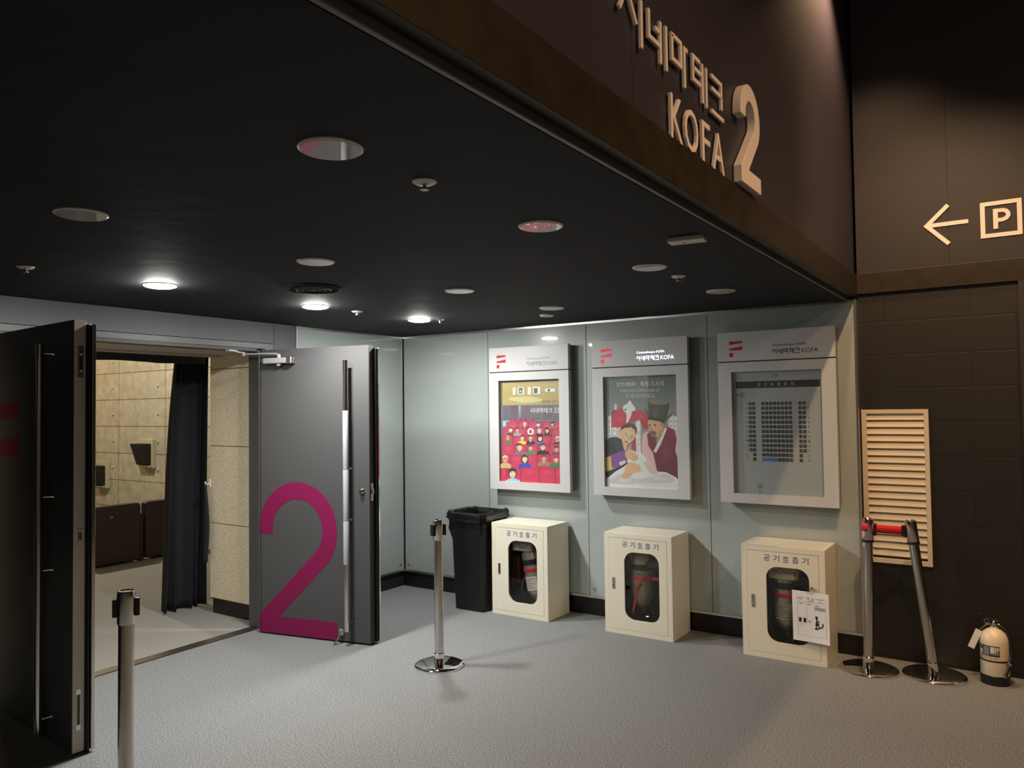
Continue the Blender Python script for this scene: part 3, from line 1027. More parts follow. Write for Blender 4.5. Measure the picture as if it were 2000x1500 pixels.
MB().m(M_letter).stroke([(-0.119, 2.625), (-0.119, 2.744)], 0.024, EF, 0.0, 0.006).stroke(
    [(-0.125, 2.732), (-0.082, 2.732), (-0.066, 2.726), (-0.056, 2.712), (-0.056, 2.696), (-0.066, 2.683), (-0.082, 2.676), (-0.125, 2.676)], 0.022, EF, 0.0, 0.0055).build('letter', pg, mx=MI)

# louvred vent
lv = thing('louvered_vent', 'cream louvered wall vent behind the leaning belt stanchions', 'vent', (-0.69, YE, 0.60))
x0, x1, z0, z1 = -0.190, 0.190, -0.002, 0.962
b = MB().m(M_louvre)
for q in ((x0, x1, z0, z0 + 0.030), (x0, x1, z1 - 0.026, z1), (x0, x0 + 0.030, z0 + 0.030, z1 - 0.026), (x1 - 0.026, x1, z0 + 0.030, z1 - 0.026)):
    b.box(q[0], q[1], -0.018, 0.0, q[2], q[3])
b.build('frame', lv, bevel=0.0012)
b = MB().m(M_louvre)
N = 20
for i in range(N):
    zc = 0.046 + i * (0.908 - 0.012) / N
    b.m(M_louvre).prism([(-0.015, zc + 0.001), (-0.011, zc - 0.004), (0.0, zc + 0.032), (-0.002, zc + 0.037)], FR((0, 0, 0), Y, Z, X), x0 + 0.028, x1 - 0.024)
b.build('louver_blades', lv)
MB().m(M_groove).box(x0 + 0.02, x1 - 0.02, -0.001, 0.0, 0.02, 0.95).build('backing', lv)

# ------------------------------------------------------------------ display cases


INK = [1.08, 0.035]       # lift of the current sheet: gain, glass reflection haze mixed into the ink


def ink(col):
    return tuple(min(0.92, q * INK[0] + INK[1]) for q in rgb(*col)) + (1,)


class Print:
    """flat printed artwork: layers of inked polygons on one sheet (u right, v down, both 0..1)"""

    def __init__(self, x0, x1, z0, z1, yf):
        self.mb = MB().m(M_print)
        self.fr = FR((x0, yf, z1), X, -Z, -Y)
        self.W, self.H = x1 - x0, z1 - z0
        self.d = 0.0006
        self.q = None

    def quad(self, tl, tr, br, bl):
        """artwork drawn in another quadrilateral: its corners map to the sheet"""
        self.q = (tl, tr, br, bl)
        return self

    def uv(self, x, y):
        if not self.q:
            return x, y
        (ax, ay), (bx, by), (cx, cy), (dx, dy) = self.q
        u, v = 0.5, 0.5
        for _ in range(6):
            px = (ax * (1 - u) + bx * u) * (1 - v) + (dx * (1 - u) + cx * u) * v
            py = (ay * (1 - u) + by * u) * (1 - v) + (dy * (1 - u) + cy * u) * v
            pux, puy = (bx - ax) * (1 - v) + (cx - dx) * v, (by - ay) * (1 - v) + (cy - dy) * v
            pvx, pvy = (dx - ax) * (1 - u) + (cx - bx) * u, (dy - ay) * (1 - u) + (cy - by) * u
            det = pux * pvy - pvx * puy
            ex, ey = x - px, y - py
            u += (ex * pvy - ey * pvx) / det
            v += (ey * pux - ex * puy) / det
        return u, v

    def poly(self, pts, col, sm=False, layer=0.00004, grad=None):
        P = [self.uv(*p) for p in pts]
        P = [(min(max(u, 0.0), 1.0) * self.W, min(max(v, 0.0), 1.0) * self.H) for u, v in P]
        if sm:
            P = [(min(max(a, 0.0), self.W), min(max(b, 0.0), self.H)) for a, b in smooth_poly(P, 4)]
        if area2(P) > 0:
            P = list(reversed(P))
        self.d += layer
        c = ink(col)
        if grad:
            c2 = ink(grad)
            ys = [b for a, b in P]
            lo, hi = min(ys), max(ys)
            cols = [tuple(c[i] + (c2[i] - c[i]) * (b - lo) / (hi - lo + 1e-9) for i in range(4)) for a, b in P]
            self.mb.flat(P, self.fr, self.d, cols)
        else:
            self.mb.ink = c
            self.mb.flat(P, self.fr, self.d)
        return self

    def ell(self, x, y, rx, ry, col, rot=0, n=18, **k):
        pts = []
        for i in range(n):
            a = 2 * pi * i / n
            px, py = rx * cos(a), ry * sin(a)
            pts.append((x + px * cos(rot) - py * sin(rot), y + px * sin(rot) + py * cos(rot)))
        return self.poly(pts, col, **k)

    def shade(self, x, y, rx, ry, mid, rim, rot=0, n=20):
        """soft blob of ink: mid colour fading to the rim colour"""
        pts = []
        for i in range(n):
            a = 2 * pi * i / n
            px, py = rx * cos(a), ry * sin(a)
            u, v = self.uv(x + px * cos(rot) - py * sin(rot), y + px * sin(rot) + py * cos(rot))
            pts.append((min(max(u, 0), 1) * self.W, min(max(v, 0), 1) * self.H))
        cu, cv = self.uv(x, y)
        c = (min(max(cu, 0), 1) * self.W, min(max(cv, 0), 1) * self.H)
        if area2(pts) > 0:
            pts.reverse()
        self.d += 0.00004
        for p0, p1 in zip(pts, pts[1:] + pts[:1]):
            self.mb.flat([c, p0, p1], self.fr, self.d, [ink(mid), ink(rim), ink(rim)])
        return self

    def rect(self, x0, y0, x1, y1, col, **k):
        return self.poly([(x0, y0), (x1, y0), (x1, y1), (x0, y1)], col, **k)

    def line(self, pts, w, col):
        for (x0, y0), (x1, y1) in zip(pts, pts[1:]):
            L = math.hypot(x1 - x0, y1 - y0)
            nx, ny = -(y1 - y0) / L * w / 2, (x1 - x0) / L * w / 2
            self.poly([(x0 + nx, y0 + ny), (x1 + nx, y1 + ny), (x1 - nx, y1 - ny), (x0 - nx, y0 - ny)], col, layer=0.00001)
        return self

    def text(self, s, x0, y0, x1, y1, col):
        """box in artwork coordinates"""
        (u0, v0), (u1, v1) = self.uv(x0, y0), self.uv(x1, y1)
        o, u, v, n = self.fr
        self.d += 0.00004
        self.mb.ink = ink(col)
        self.mb.text(s, (u0 * self.W, u1 * self.W, -v1 * self.H, -v0 * self.H), (o, u, -v, n), self.d)
        return self

    def build(self, parent, name='poster'):
        o, u, v, n = self.fr
        return self.mb.build(name, parent)


CASES = [(-3.706, -2.950, 'silver display case with the red seat crowd poster'),
         (-2.743, -1.982, 'silver display case with lit heading and the film poster'),
         (-1.763, -1.000, 'silver display case with the theater seating plan')]
YF = 5.195
case_objs = []
for i, (x0, x1, lab) in enumerate(CASES):
    t = thing('display_case', lab, 'display case', ((x0 + x1) / 2, YG, 0.94), 0, 'display cases on the glass wall')
    mx = Matrix.Translation((-(x0 + x1) / 2, -YG, -0.94))
    b = MB().m(M_casedark).box(x0 + 0.018, x1 - 0.010, YF + 0.035, YG, 0.955, 2.085)
    b.box(x0 + 0.010, x1 - 0.002, YF + 0.042, YG - 0.012, 0.948, 2.092)
    b.build('casing', t, bevel=0.002, mx=mx)
    b = MB().m(M_case).box(x0, x1, YF, YF + 0.036, 1.902, 2.101)
    b.m(M_groove).box(x0 + 0.004, x1 - 0.004, YF + 0.006, YF + 0.034, 1.893, 1.903)
    hd = b.build('header_panel', t, bevel=0.002, mx=mx)
    ma_ = [M_greytext, M_littext, M_darktext][i]
    ff = FR((0, YF, 0))
    b = MB().m(M_litred if i == 1 else M_logored)
    lx = x0 + (0.078 if i < 2 else 0.082)
    for poly in logo_f(lx, 2.038, 0.107):
        b.prism(poly, ff, 0.0, 0.0008)
    b.build('logo', hd, mx=mx)
    b = MB().m(ma_)
    tx = x0 + 0.372
    b.text('Cinematheque KOFA', (tx, tx + 0.218, 1.985, 2.007), ff, 0.0009)
    step = 0.0365
    for k2, key in enumerate(('si', 'ne', 'ma', 'te', 'keu')):
        glyph(b, key, tx + k2 * step, tx + k2 * step + 0.029, 1.938, 1.972, 0.0042, ff, 0.0, 0.0009)
    b.text('KOFA', (tx + 5 * step + 0.004, tx + 5 * step + 0.106, 1.940, 1.970), ff, 0.0009)
    tag(b.build('lettering', hd, mx=mx), 'glowing white lettering' if i == 1 else None)
    # door frame around the print
    sx0, sx1, sz0, sz1 = x0 + 0.091, x1 - 0.088, 1.004, 1.828
    b = MB().m(M_case)
    for q in ((x0, x1, 0.940, sz0), (x0, x1, sz1, 1.894), (x0, sx0, sz0, sz1), (sx1, x1, sz0, sz1)):
        b.box(q[0], q[1], YF, YF + 0.036, q[2], q[3])
    b.build('front_frame', t, mx=mx)
    MB().m(M_clear).box(sx0 - 0.002, sx1 + 0.002, YF + 0.010, YF + 0.012, sz0 - 0.002, sz1 + 0.002).build('glass', t, mx=mx)
    MB().m(M_casedark).box(sx0 - 0.002, sx1 + 0.002, YF + 0.029, YF + 0.034, sz0 - 0.002, sz1 + 0.002).build('backboard', t, mx=mx)
    case_objs.append((t, mx, sx0, sx1, sz0, sz1))

YP = YF + 0.029
# ---- poster 1: a painted crowd in red seats
t, mx, sx0, sx1, sz0, sz1 = case_objs[0]
p = Print(sx0, sx1, sz0, sz1, YP)
p.rect(0, 0, 1, 1, (96, 92, 78))  # frame shadow along left and top edges, painted into the print
p.rect(0.035, 0.02, 1, 1, (168, 150, 96))
p.quad((160, 400), (708, 375), (730, 1342), (168, 1312))
p.rect(186, 420, 720, 520, (176, 160, 104), grad=(168, 148, 92))
p.poly([(230, 560), (420, 540), (560, 570), (400, 600)], (190, 180, 128), sm=True)
for x0, y0, x1, y1, c in ((280, 458, 305, 524, (236, 228, 200)), (326, 455, 384, 522, (196, 208, 210)), (418, 452, 446, 522, (236, 228, 200)), (466, 450, 530, 516, (216, 220, 218)), (575, 466, 660, 494, (210, 220, 224))):
    p.rect(x0, y0, x1, y1, c)
p.poly([(335, 465), (372, 460), (366, 512), (338, 514)], (70, 72, 80)).ell(352, 492, 10, 12, (180, 180, 180))
p.poly([(472, 464), (508, 460), (508, 508), (474, 512)], (92, 88, 90)).ell(490, 486, 7, 8, (60, 60, 60))
p.ell(608, 481, 11, 11, (48, 52, 70))
p.text('영화를 만나는', 548, 572, 706, 600, (84, 76, 56))
p.poly([(170, 622), (730, 610), (730, 1342), (168, 1312)], (112, 108, 120))
for x0, x1, c in ((186, 250, (98, 90, 108)), (256, 330, (92, 70, 84)), (336, 352, (150, 172, 196)), (358, 440, (110, 84, 100)), (446, 540, (104, 92, 108)), (548, 640, (98, 86, 104)), (646, 712, (104, 96, 112))):
    p.poly([(x0, 626), (x1, 622), (x1 + 2, 752), (x0, 764)], c, grad=(96, 92, 104))
p.rect(184, 764, 244, 816, (150, 196, 190))
b = p
p.text('시네마테크', 442, 644, 640, 690, (240, 244, 236))
p.text('코프', 654, 642, 708, 686, (226, 238, 226))
# seat rows from far to near: (top y, bottom y, left edges ..., colour)
ROWS = [(744, 800, [250, 300, 352, 402, 478], (170, 44, 70)),
        (772, 860, [216, 330, 430, 550, 650, 716], (186, 46, 76)),
        (832, 930, [184, 305, 425, 530, 640, 718], (190, 44, 74)),
        (902, 1010, [180, 285, 395, 510, 632, 720], (196, 40, 72)),
        (980, 1100, [178, 300, 415, 520, 615, 724], (200, 40, 72)),
        (1074, 1220, [176, 262, 380, 512, 628, 726], (204, 40, 74)),
        (1196, 1340, [170, 230, 364, 534, 676, 730], (210, 38, 70))]
SKIN = [(226, 190, 152), (214, 170, 130), (236, 206, 178), (200, 160, 124)]
FIG = {1: [(392, 796, 15, 24, (200, 196, 190), (40, 40, 44), 'tie'), (516, 796, 16, 26, (46, 46, 60), (60, 74, 160), 'cap'), (642, 796, 16, 26, (40, 30, 28), (216, 170, 140), 'long')],
       2: [(260, 846, 18, 30, (44, 36, 34), (96, 60, 48), ''), (323, 848, 18, 32, (40, 34, 34), (150, 152, 160), ''), (528, 856, 18, 32, (184, 182, 180), (40, 38, 42), ''), (597, 852, 19, 30, (26, 24, 26), (52, 42, 42), 'long')],
       3: [(236, 918, 19, 34, None, (92, 120, 60), 'shades'), (372, 920, 19, 34, (30, 26, 26), (226, 192, 56), ''), (448, 918, 20, 34, (26, 24, 26), (38, 38, 42), 'tie'), (536, 924, 20, 34, (24, 22, 26), (96, 104, 190), 'long'), (692, 930, 21, 36, (196, 194, 194), (48, 46, 54), 'glasses')],
       4: [(348, 1004, 27, 44, (34, 28, 30), (104, 116, 136), ''), (450, 1010, 20, 40, (34, 28, 28), (62, 140, 74), ''), (562, 1002, 23, 46, (28, 28, 30), (34, 34, 36), 'shades'), (684, 1022, 22, 40, (50, 36, 36), (110, 70, 90), '')],
       5: [(212, 1112, 26, 48, (204, 198, 184), (206, 180, 130), 'glasses'), (398, 1112, 27, 50, (40, 32, 34), (64, 70, 176), 'bob'), (574, 1106, 22, 52, (96, 66, 50), (156, 124, 92), 'tie'), (682, 1118, 21, 46, (120, 62, 44), (54, 132, 74), '')],
       6: [(284, 1246, 32, 62, (48, 40, 38), (160, 200, 226), 'curl')]}
for r_, (ya, yb, xs, c) in enumerate(ROWS):
    c = (c[0] - 12, c[1] + 10, c[2] + 14)
    p.poly([(xs[0], ya), (xs[-1], ya - 4 if r_ else ya), (xs[-1] + 2, yb + 20), (xs[0], yb + 20)], tuple(int(q * 0.72) for q in c))
    for xa, xb in zip(xs, xs[1:]):
        # upholstered back with a softer middle
        p.poly([(xa + 4, yb + 10), (xa + 3, ya + 12), (xa + 14, ya), (xb - 14, ya - 2), (xb - 4, ya + 10), (xb - 3, yb + 10)], c, grad=tuple(min(255, int(q * 1.08)) for q in c))
        p.shade((xa + xb) / 2, ya + 40, (xb - xa) * 0.36, 30, tuple(min(255, q + 22) for q in c), tuple(min(255, int(q * 1.03)) for q in c))
    for k2, (x, y, hr, bw, hair, shirt, sty) in enumerate(FIG.get(r_, [])):
        sk = SKIN[(k2 + r_) % 4]
        hr, bw = hr * 1.16, bw * 1.22
        y -= hr * 0.1
        p.poly([(x - bw, y + hr * 2.9), (x - bw * 0.9, y + hr * 1.75), (x - hr * 0.5, y + hr * 1.2), (x + hr * 0.5, y + hr * 1.2), (x + bw * 0.9, y + hr * 1.75), (x + bw, y + hr * 2.9)], shirt, sm=False)
        if sty in ('long', 'bob', 'curl'):
            p.ell(x, y + (hr * 0.25 if sty != 'curl' else -hr * 0.1), hr * 1.12, hr * (1.5 if sty == 'long' else 1.22), hair)
        p.rect(x - hr * 0.28, y + hr * 0.7, x + hr * 0.28, y + hr * 1.35, tuple(int(q * 0.9) for q in sk))
        p.ell(x, y + hr * 0.1, hr * 0.78, hr * 1.02, sk).shade(x + hr * 0.2, y + hr * 0.2, hr * 0.5, hr * 0.7, tuple(min(250, q + 14) for q in sk), sk)
        if hair:
            p.poly([(x - hr * 0.86, y + hr * 0.05), (x - hr * 0.8, y - hr * 0.75), (x, y - hr * 1.12), (x + hr * 0.82, y - hr * 0.7), (x + hr * 0.86, y + hr * 0.1), (x + hr * 0.6, y - hr * 0.38), (x, y - hr * 0.52), (x - hr * 0.55, y - hr * 0.35)], hair)
        if sty == 'cap':
            p.rect(x - hr, y - hr * 0.55, x + hr, y - hr * 0.35, (30, 30, 40))
        ey = y + hr * 0.02
        if sty in ('shades', 'glasses'):
            cc = (24, 24, 26) if sty == 'shades' else (80, 70, 70)
            p.ell(x - hr * 0.33, ey, hr * 0.27, hr * 0.18, cc, n=10).ell(x + hr * 0.33, ey, hr * 0.27, hr * 0.18, cc, n=10)
        else:
            p.line([(x - hr * 0.5, ey - hr * 0.22), (x - hr * 0.14, ey - hr * 0.2)], hr * 0.09, (60, 46, 42)).line([(x + hr * 0.14, ey - hr * 0.2), (x + hr * 0.5, ey - hr * 0.22)], hr * 0.09, (60, 46, 42))
            p.ell(x - hr * 0.3, ey, hr * 0.11, hr * 0.08, (50, 36, 32), n=8).ell(x + hr * 0.3, ey, hr * 0.11, hr * 0.08, (50, 36, 32), n=8)
        p.poly([(x - hr * 0.05, ey + hr * 0.1), (x + hr * 0.12, ey + hr * 0.42), (x - hr * 0.08, ey + hr * 0.42)], tuple(int(q * 0.85) for q in sk))
        p.ell(x, y + hr * 0.66, hr * 0.22, hr * 0.07, (150, 84, 76), n=8)
        if sty == 'tie':
            p.poly([(x - hr * 0.45, y + hr * 1.25), (x + hr * 0.45, y + hr * 1.25), (x, y + hr * 2.5)], (232, 230, 226))
            p.poly([(x - hr * 0.10, y + hr * 1.3), (x + hr * 0.10, y + hr * 1.3), (x + hr * 0.14, y + hr * 2.2), (x, y + hr * 2.5), (x - hr * 0.14, y + hr * 2.2)], (36, 36, 48))
    if r_ == 2:
        p.ell(448, 862, 29, 32, (236, 232, 226)).ell(448, 862, 15, 20, (196, 50, 78))
tag(p.mb.build('poster', t, mx=mx), 'painted poster of people sitting in red cinema seats')

# ---- poster 2: the film poster
INK[:] = [1.42, 0.045]
t, mx, sx0, sx1, sz0, sz1 = case_objs[1]
p = Print(sx0, sx1, sz0, sz1, YP)
p.rect(0, 0, 1, 1, (232, 230, 226))
p.quad((150, 425), (768, 400), (800, 1398), (180, 1365))
p.poly([(160, 432), (768, 402), (780, 700), (168, 740)], (72, 84, 84), grad=(120, 122, 124))
p.poly([(168, 738), (780, 698), (800, 1398), (182, 1366)], (122, 124, 126), grad=(150, 150, 152))
# pale banners behind with brush marks
for x0, x1 in ((186, 214), (222, 262), (268, 300), (430, 470), (700, 740), (744, 778)):
    p.poly([(x0, 760 + (x0 % 37)), (x1, 745 + (x0 % 29)), (x1 + 4, 960), (x0 + 2, 960)], (206, 206, 206))
    for k2 in range(4):
        yy = 800 + k2 * 42
        p.line([(x0 + 8, yy), (x1 - 8, yy + 8)], 5, (70, 70, 74)).line([(x0 + 12, yy + 10), (x0 + 12, yy + 26)], 4, (80, 80, 84))
# hanging child's jacket and hood
p.poly([(212, 745), (262, 705), (330, 690), (350, 720), (420, 712), (480, 715), (530, 745), (540, 870), (500, 878), (466, 790), (440, 800), (300, 862), (220, 858)], (176, 48, 72))
p.poly([(460, 792), (500, 878), (540, 872), (540, 760)], (160, 40, 64))
p.poly([(212, 745), (238, 708), (262, 702), (240, 744)], (104, 52, 80))
p.poly([(243, 704), (246, 660), (258, 656), (264, 668), (262, 704)], (222, 186, 164), sm=True)
p.poly([(336, 718), (372, 716), (396, 722), (390, 760), (360, 820), (345, 818), (352, 760)], (226, 218, 212))
p.poly([(318, 700), (322, 668), (348, 662), (376, 622), (404, 664), (424, 690), (426, 712), (388, 724), (330, 724)], (214, 210, 204), sm=False)
p.poly([(376, 622), (404, 664), (396, 690), (360, 690), (350, 664)], (234, 232, 228))
p.ell(338, 706, 9, 8, (90, 80, 80))
p.poly([(395, 900), (425, 880), (440, 1090), (400, 1080)], (170, 52, 80))
p.poly([(430, 830), (462, 800), (480, 1100), (440, 1090)], (220, 218, 214))
for k2 in range(4):
    p.line([(448, 900 + k2 * 48), (464, 905 + k2 * 48)], 4, (90, 90, 92)).line([(455, 912 + k2 * 48), (455, 930 + k2 * 48)], 4, (90, 90, 92))
p.shade(300, 790, 40, 40, (196, 64, 88), (176, 48, 72)).shade(480, 760, 40, 34, (190, 60, 84), (176, 48, 72))
# man: robe, vest, sleeves
p.poly([(490, 930), (530, 900), (560, 940), (640, 1260), (560, 1250), (490, 1100)], (204, 166, 164), sm=True)
p.poly([(740, 900), (790, 890), (800, 1140), (770, 1120), (745, 1000)], (206, 168, 168))
p.poly([(526, 920), (560, 888), (620, 960), (690, 850), (752, 880), (772, 960), (760, 1060), (800, 1160), (800, 1330), (700, 1260), (616, 1240), (580, 1080), (540, 1020)], (112, 44, 66), grad=(96, 40, 58))
p.poly([(690, 856), (752, 880), (770, 960), (745, 950), (700, 940)], (134, 40, 64))
p.poly([(583, 1066), (604, 1078), (640, 1010), (692, 870), (674, 852), (640, 940)], (226, 210, 202))
p.shade(690, 1060, 60, 120, (126, 54, 76), (108, 43, 64), rot=0.2)
p.line([(600, 1100), (690, 1110), (760, 1100)], 4, (84, 34, 50))
# man: neck, face
p.poly([(610, 930), (660, 850), (680, 852), (640, 950), (606, 1010)], (170, 128, 104))
p.poly([(536, 800), (580, 795), (640, 815), (668, 840), (650, 890), (628, 930), (592, 944), (566, 930), (552, 900), (540, 886), (546, 868), (534, 850)], (204, 152, 120), sm=True)
p.poly([(640, 820), (676, 820), (672, 852), (650, 882), (640, 858)], (140, 134, 130))
p.ell(652, 858, 9, 20, (194, 138, 110))
p.shade(572, 856, 34, 44, (222, 172, 138), (204, 152, 120))
p.shade(632, 900, 14, 34, (176, 126, 100), (204, 152, 120), rot=0.4)
p.poly([(534, 838), (552, 832), (560, 840), (540, 846)], (58, 44, 40)).poly([(578, 830), (606, 834), (600, 842), (580, 838)], (58, 44, 40))
p.ell(550, 850, 8, 4, (50, 36, 34), n=10).ell(592, 848, 9, 4, (50, 36, 34), n=10)
p.poly([(556, 850), (550, 882), (562, 888), (572, 880), (566, 856)], (180, 124, 98))
p.poly([(556, 896), (580, 892), (596, 904), (580, 912), (562, 908)], (108, 56, 50), sm=True)
p.poly([(552, 892), (582, 886), (602, 900), (606, 926), (590, 940), (568, 930), (560, 912)], (120, 100, 92), sm=True)
p.poly([(562, 902), (580, 898), (592, 906), (578, 912)], (110, 54, 50), sm=True)
p.poly([(590, 940), (610, 940), (600, 1000), (594, 980)], (100, 92, 90))
# man: winged hat
p.poly([(502, 694), (516, 700), (536, 742), (532, 776), (510, 730)], (92, 88, 76))
p.poly([(672, 790), (700, 760), (736, 722), (716, 760), (680, 800)], (92, 88, 78))
p.poly([(526, 628), (558, 660), (610, 632), (660, 668), (704, 644), (690, 740), (668, 822), (620, 806), (534, 790), (536, 700)], (66, 68, 64))
p.shade(600, 735, 46, 60, (86, 90, 84), (66, 68, 64))
p.poly([(560, 652), (586, 628), (612, 632), (652, 662), (600, 660)], (150, 112, 66))
p.poly([(536, 760), (672, 790), (668, 822), (620, 806), (534, 790)], (52, 54, 52))
# woman: neck, face, hair
p.poly([(320, 960), (360, 1010), (352, 1060), (318, 1040)], (214, 166, 136))
p.poly([(300, 868), (340, 838), (400, 846), (432, 870), (436, 920), (412, 972), (372, 1000), (340, 1014), (318, 990), (310, 960), (280, 930), (284, 900)], (218, 168, 136), sm=True)
p.shade(366, 918, 40, 52, (234, 188, 156), (218, 168, 136))
p.shade(330, 984, 12, 26, (190, 138, 110), (218, 168, 136))
p.poly([(290, 900), (304, 862), (330, 836), (370, 822), (410, 830), (438, 862), (440, 900), (430, 920), (424, 880), (396, 858), (340, 862), (308, 880)], (64, 54, 54), sm=False)
p.line([(378, 826), (412, 880)], 2.5, (120, 104, 100))
p.line([(340, 904), (364, 918)], 4, (70, 50, 44)).line([(386, 926), (414, 934)], 4, (70, 50, 44))
p.ell(352, 928, 13, 4, (120, 70, 60), rot=0.5, n=10).ell(396, 948, 13, 4, (120, 70, 60), rot=0.35, n=10)
p.poly([(372, 928), (362, 958), (372, 968), (384, 960)], (196, 140, 112))
p.poly([(338, 974), (360, 980), (366, 990), (350, 992)], (170, 78, 76), sm=True)
p.ell(294, 890, 10, 16, (206, 152, 122))
# woman: black sleeve shoulders with patterned cuff
p.poly([(172, 970), (210, 946), (260, 940), (306, 960), (330, 1040), (330, 1070), (280, 1110), (240, 1130), (176, 1120)], (40, 48, 50), sm=False)
p.poly([(240, 960), (300, 980), (330, 1060), (290, 1090), (260, 1040)], (54, 60, 62), sm=True)
p.poly([(214, 1098), (330, 1058), (352, 1080), (350, 1140), (330, 1180), (270, 1210), (228, 1200)], (118, 72, 140), sm=False)
p.poly([(290, 1160), (344, 1140), (350, 1168), (310, 1200)], (200, 190, 200))
p.poly([(172, 1120), (216, 1104), (226, 1190), (240, 1230), (190, 1258), (176, 1240)], (204, 170, 104))
p.poly([(176, 1240), (270, 1212), (330, 1178), (360, 1160), (370, 1190), (300, 1240), (190, 1290), (178, 1290)], (34, 38, 42))
# white bundle
p.poly([(350, 1070), (390, 1050), (440, 1070), (500, 1100), (560, 1150), (620, 1240), (690, 1246), (770, 1290), (800, 1320), (800, 1398), (182, 1366), (186, 1300), (260, 1240), (330, 1200), (370, 1170)], (208, 204, 206), sm=False)
p.poly([(400, 1060), (440, 1076), (500, 1106), (556, 1156), (600, 1230), (540, 1200), (480, 1130)], (226, 222, 222), sm=True)
p.poly([(490, 1110), (540, 1140), (600, 1220), (626, 1262), (560, 1256), (520, 1190)], (204, 170, 164), sm=True)
p.poly([(220, 1300), (330, 1260), (380, 1300), (560, 1290), (680, 1260), (760, 1310), (700, 1340), (460, 1340), (240, 1345)], (190, 186, 190), sm=True)
p.shade(470, 1120, 60, 40, (240, 236, 236), (226, 222, 222), rot=0.6).shade(640, 1300, 80, 28, (214, 210, 212), (190, 186, 190)).shade(340, 1310, 80, 26, (212, 208, 212), (190, 186, 190))
for a_, b_ in (((250, 1330), (330, 1260)), ((480, 1330), (560, 1280)), ((600, 1340), (680, 1270)), ((420, 1300), (400, 1350)), ((540, 1220), (470, 1120))):
    p.line([a_, ((a_[0] + b_[0]) / 2 + 8, (a_[1] + b_[1]) / 2), b_], 4, (168, 164, 170))
# hands: back of palm plus five fingers each
HC, HD = (214, 164, 130), (172, 120, 92)
p.poly([(346, 1070), (376, 1050), (420, 1072), (450, 1100), (440, 1130), (400, 1140), (366, 1130), (346, 1110)], HC, sm=True)
for a_, b_ in (((380, 1060), (376, 1036)), ((410, 1085), (456, 1110)), ((404, 1100), (458, 1128)), ((398, 1116), (448, 1142)), ((390, 1128), (430, 1150))):
    p.line([a_, b_], 15, HC)
for a_, b_ in (((414, 1098), (452, 1118)), ((408, 1112), (450, 1134)), ((400, 1126), (438, 1146))):
    p.line([a_, b_], 2.5, HD)
p.poly([(360, 1180), (390, 1160), (440, 1172), (478, 1190), (486, 1230), (450, 1250), (400, 1250), (372, 1230), (352, 1240)], HC, sm=True)
p.poly([(318, 1270), (350, 1230), (390, 1210), (420, 1236), (410, 1264), (370, 1290), (330, 1302)], HC, sm=True)
for a_, b_ in (((372, 1190), (340, 1226)), ((384, 1230), (330, 1262)), ((392, 1246), (322, 1284)), ((400, 1256), (330, 1298)), ((408, 1262), (352, 1302))):
    p.line([a_, b_], 15, HC)
for a_, b_ in (((386, 1240), (326, 1274)), ((396, 1252), (328, 1292)), ((404, 1260), (344, 1300))):
    p.line([a_, b_], 2.5, HD)
p.poly([(474, 1180), (500, 1200), (496, 1250), (478, 1232)], (222, 200, 180))
# lettering
p.text('연련(戀鍊)', 260, 470, 434, 507, (240, 240, 236))
p.text('특별 시사회', 464, 462, 662, 500, (240, 240, 236))
p.text('한국영상자료원 시네마테크 KOFA 2관', 290, 530, 628, 551, (226, 226, 224))
p.text('일시 2023년 7월 19일(토) 오후 1시', 344, 568, 582, 582, (220, 220, 218))
p.text('장소 서울시 마포구 월드컵북로 400', 344, 586, 588, 600, (220, 220, 218))
p.text('출연 서호성 신동철 이지선 김미정 | 각본/감독 정서훈 | 제작 시네팩토리 준비위원회', 212, 1342, 776, 1360, (244, 244, 244))
tag(p.mb.build('poster', t, mx=mx), 'film poster of a woman with a white bundle and a hatted man')

# ---- poster 3: the seating plan
INK[:] = [1.10, 0.02]
t, mx, sx0, sx1, sz0, sz1 = case_objs[2]
p = Print(sx0, sx1, sz0, sz1, YP)
BG, SEAT = (166, 172, 178), (44, 46, 48)
p.rect(0, 0, 1, 1, BG)
p.text('2관', 0.455, 0.022, 0.525, 0.056, (50, 52, 54))
p.rect(0.037, 0.080, 0.975, 0.136, (52, 56, 58))
for k2, ch in enumerate('SCREEN'):
    a_ = 0.292 + k2 * 0.0755
    p.text(ch, a_, 0.096, a_ + 0.028, 0.121, (196, 200, 204))
GR = (40, 132, 78)
p.rect(0.090, 0.172, 0.136, 0.206, GR).rect(0.102, 0.178, 0.126, 0.200, (196, 214, 200)).rect(0.108, 0.182, 0.118, 0.200, GR)
p.line([(0.080, 0.190), (0.044, 0.190)], 0.005, (60, 62, 62)).line([(0.056, 0.182), (0.044, 0.190), (0.056, 0.198)], 0.005, (60, 62, 62))
p.rect(0.268, 0.918, 0.316, 0.952, GR).rect(0.280, 0.924, 0.304, 0.946, (196, 214, 200)).rect(0.288, 0.928, 0.298, 0.946, GR)
p.line([(0.292, 0.962), (0.292, 0.988)], 0.006, GR).line([(0.276, 0.977), (0.292, 0.988), (0.308, 0.977)], 0.006, GR)
cols = [0.198, 0.240] + [0.345 + 0.0437 * k2 for k2 in range(8)] + [0.757, 0.801]
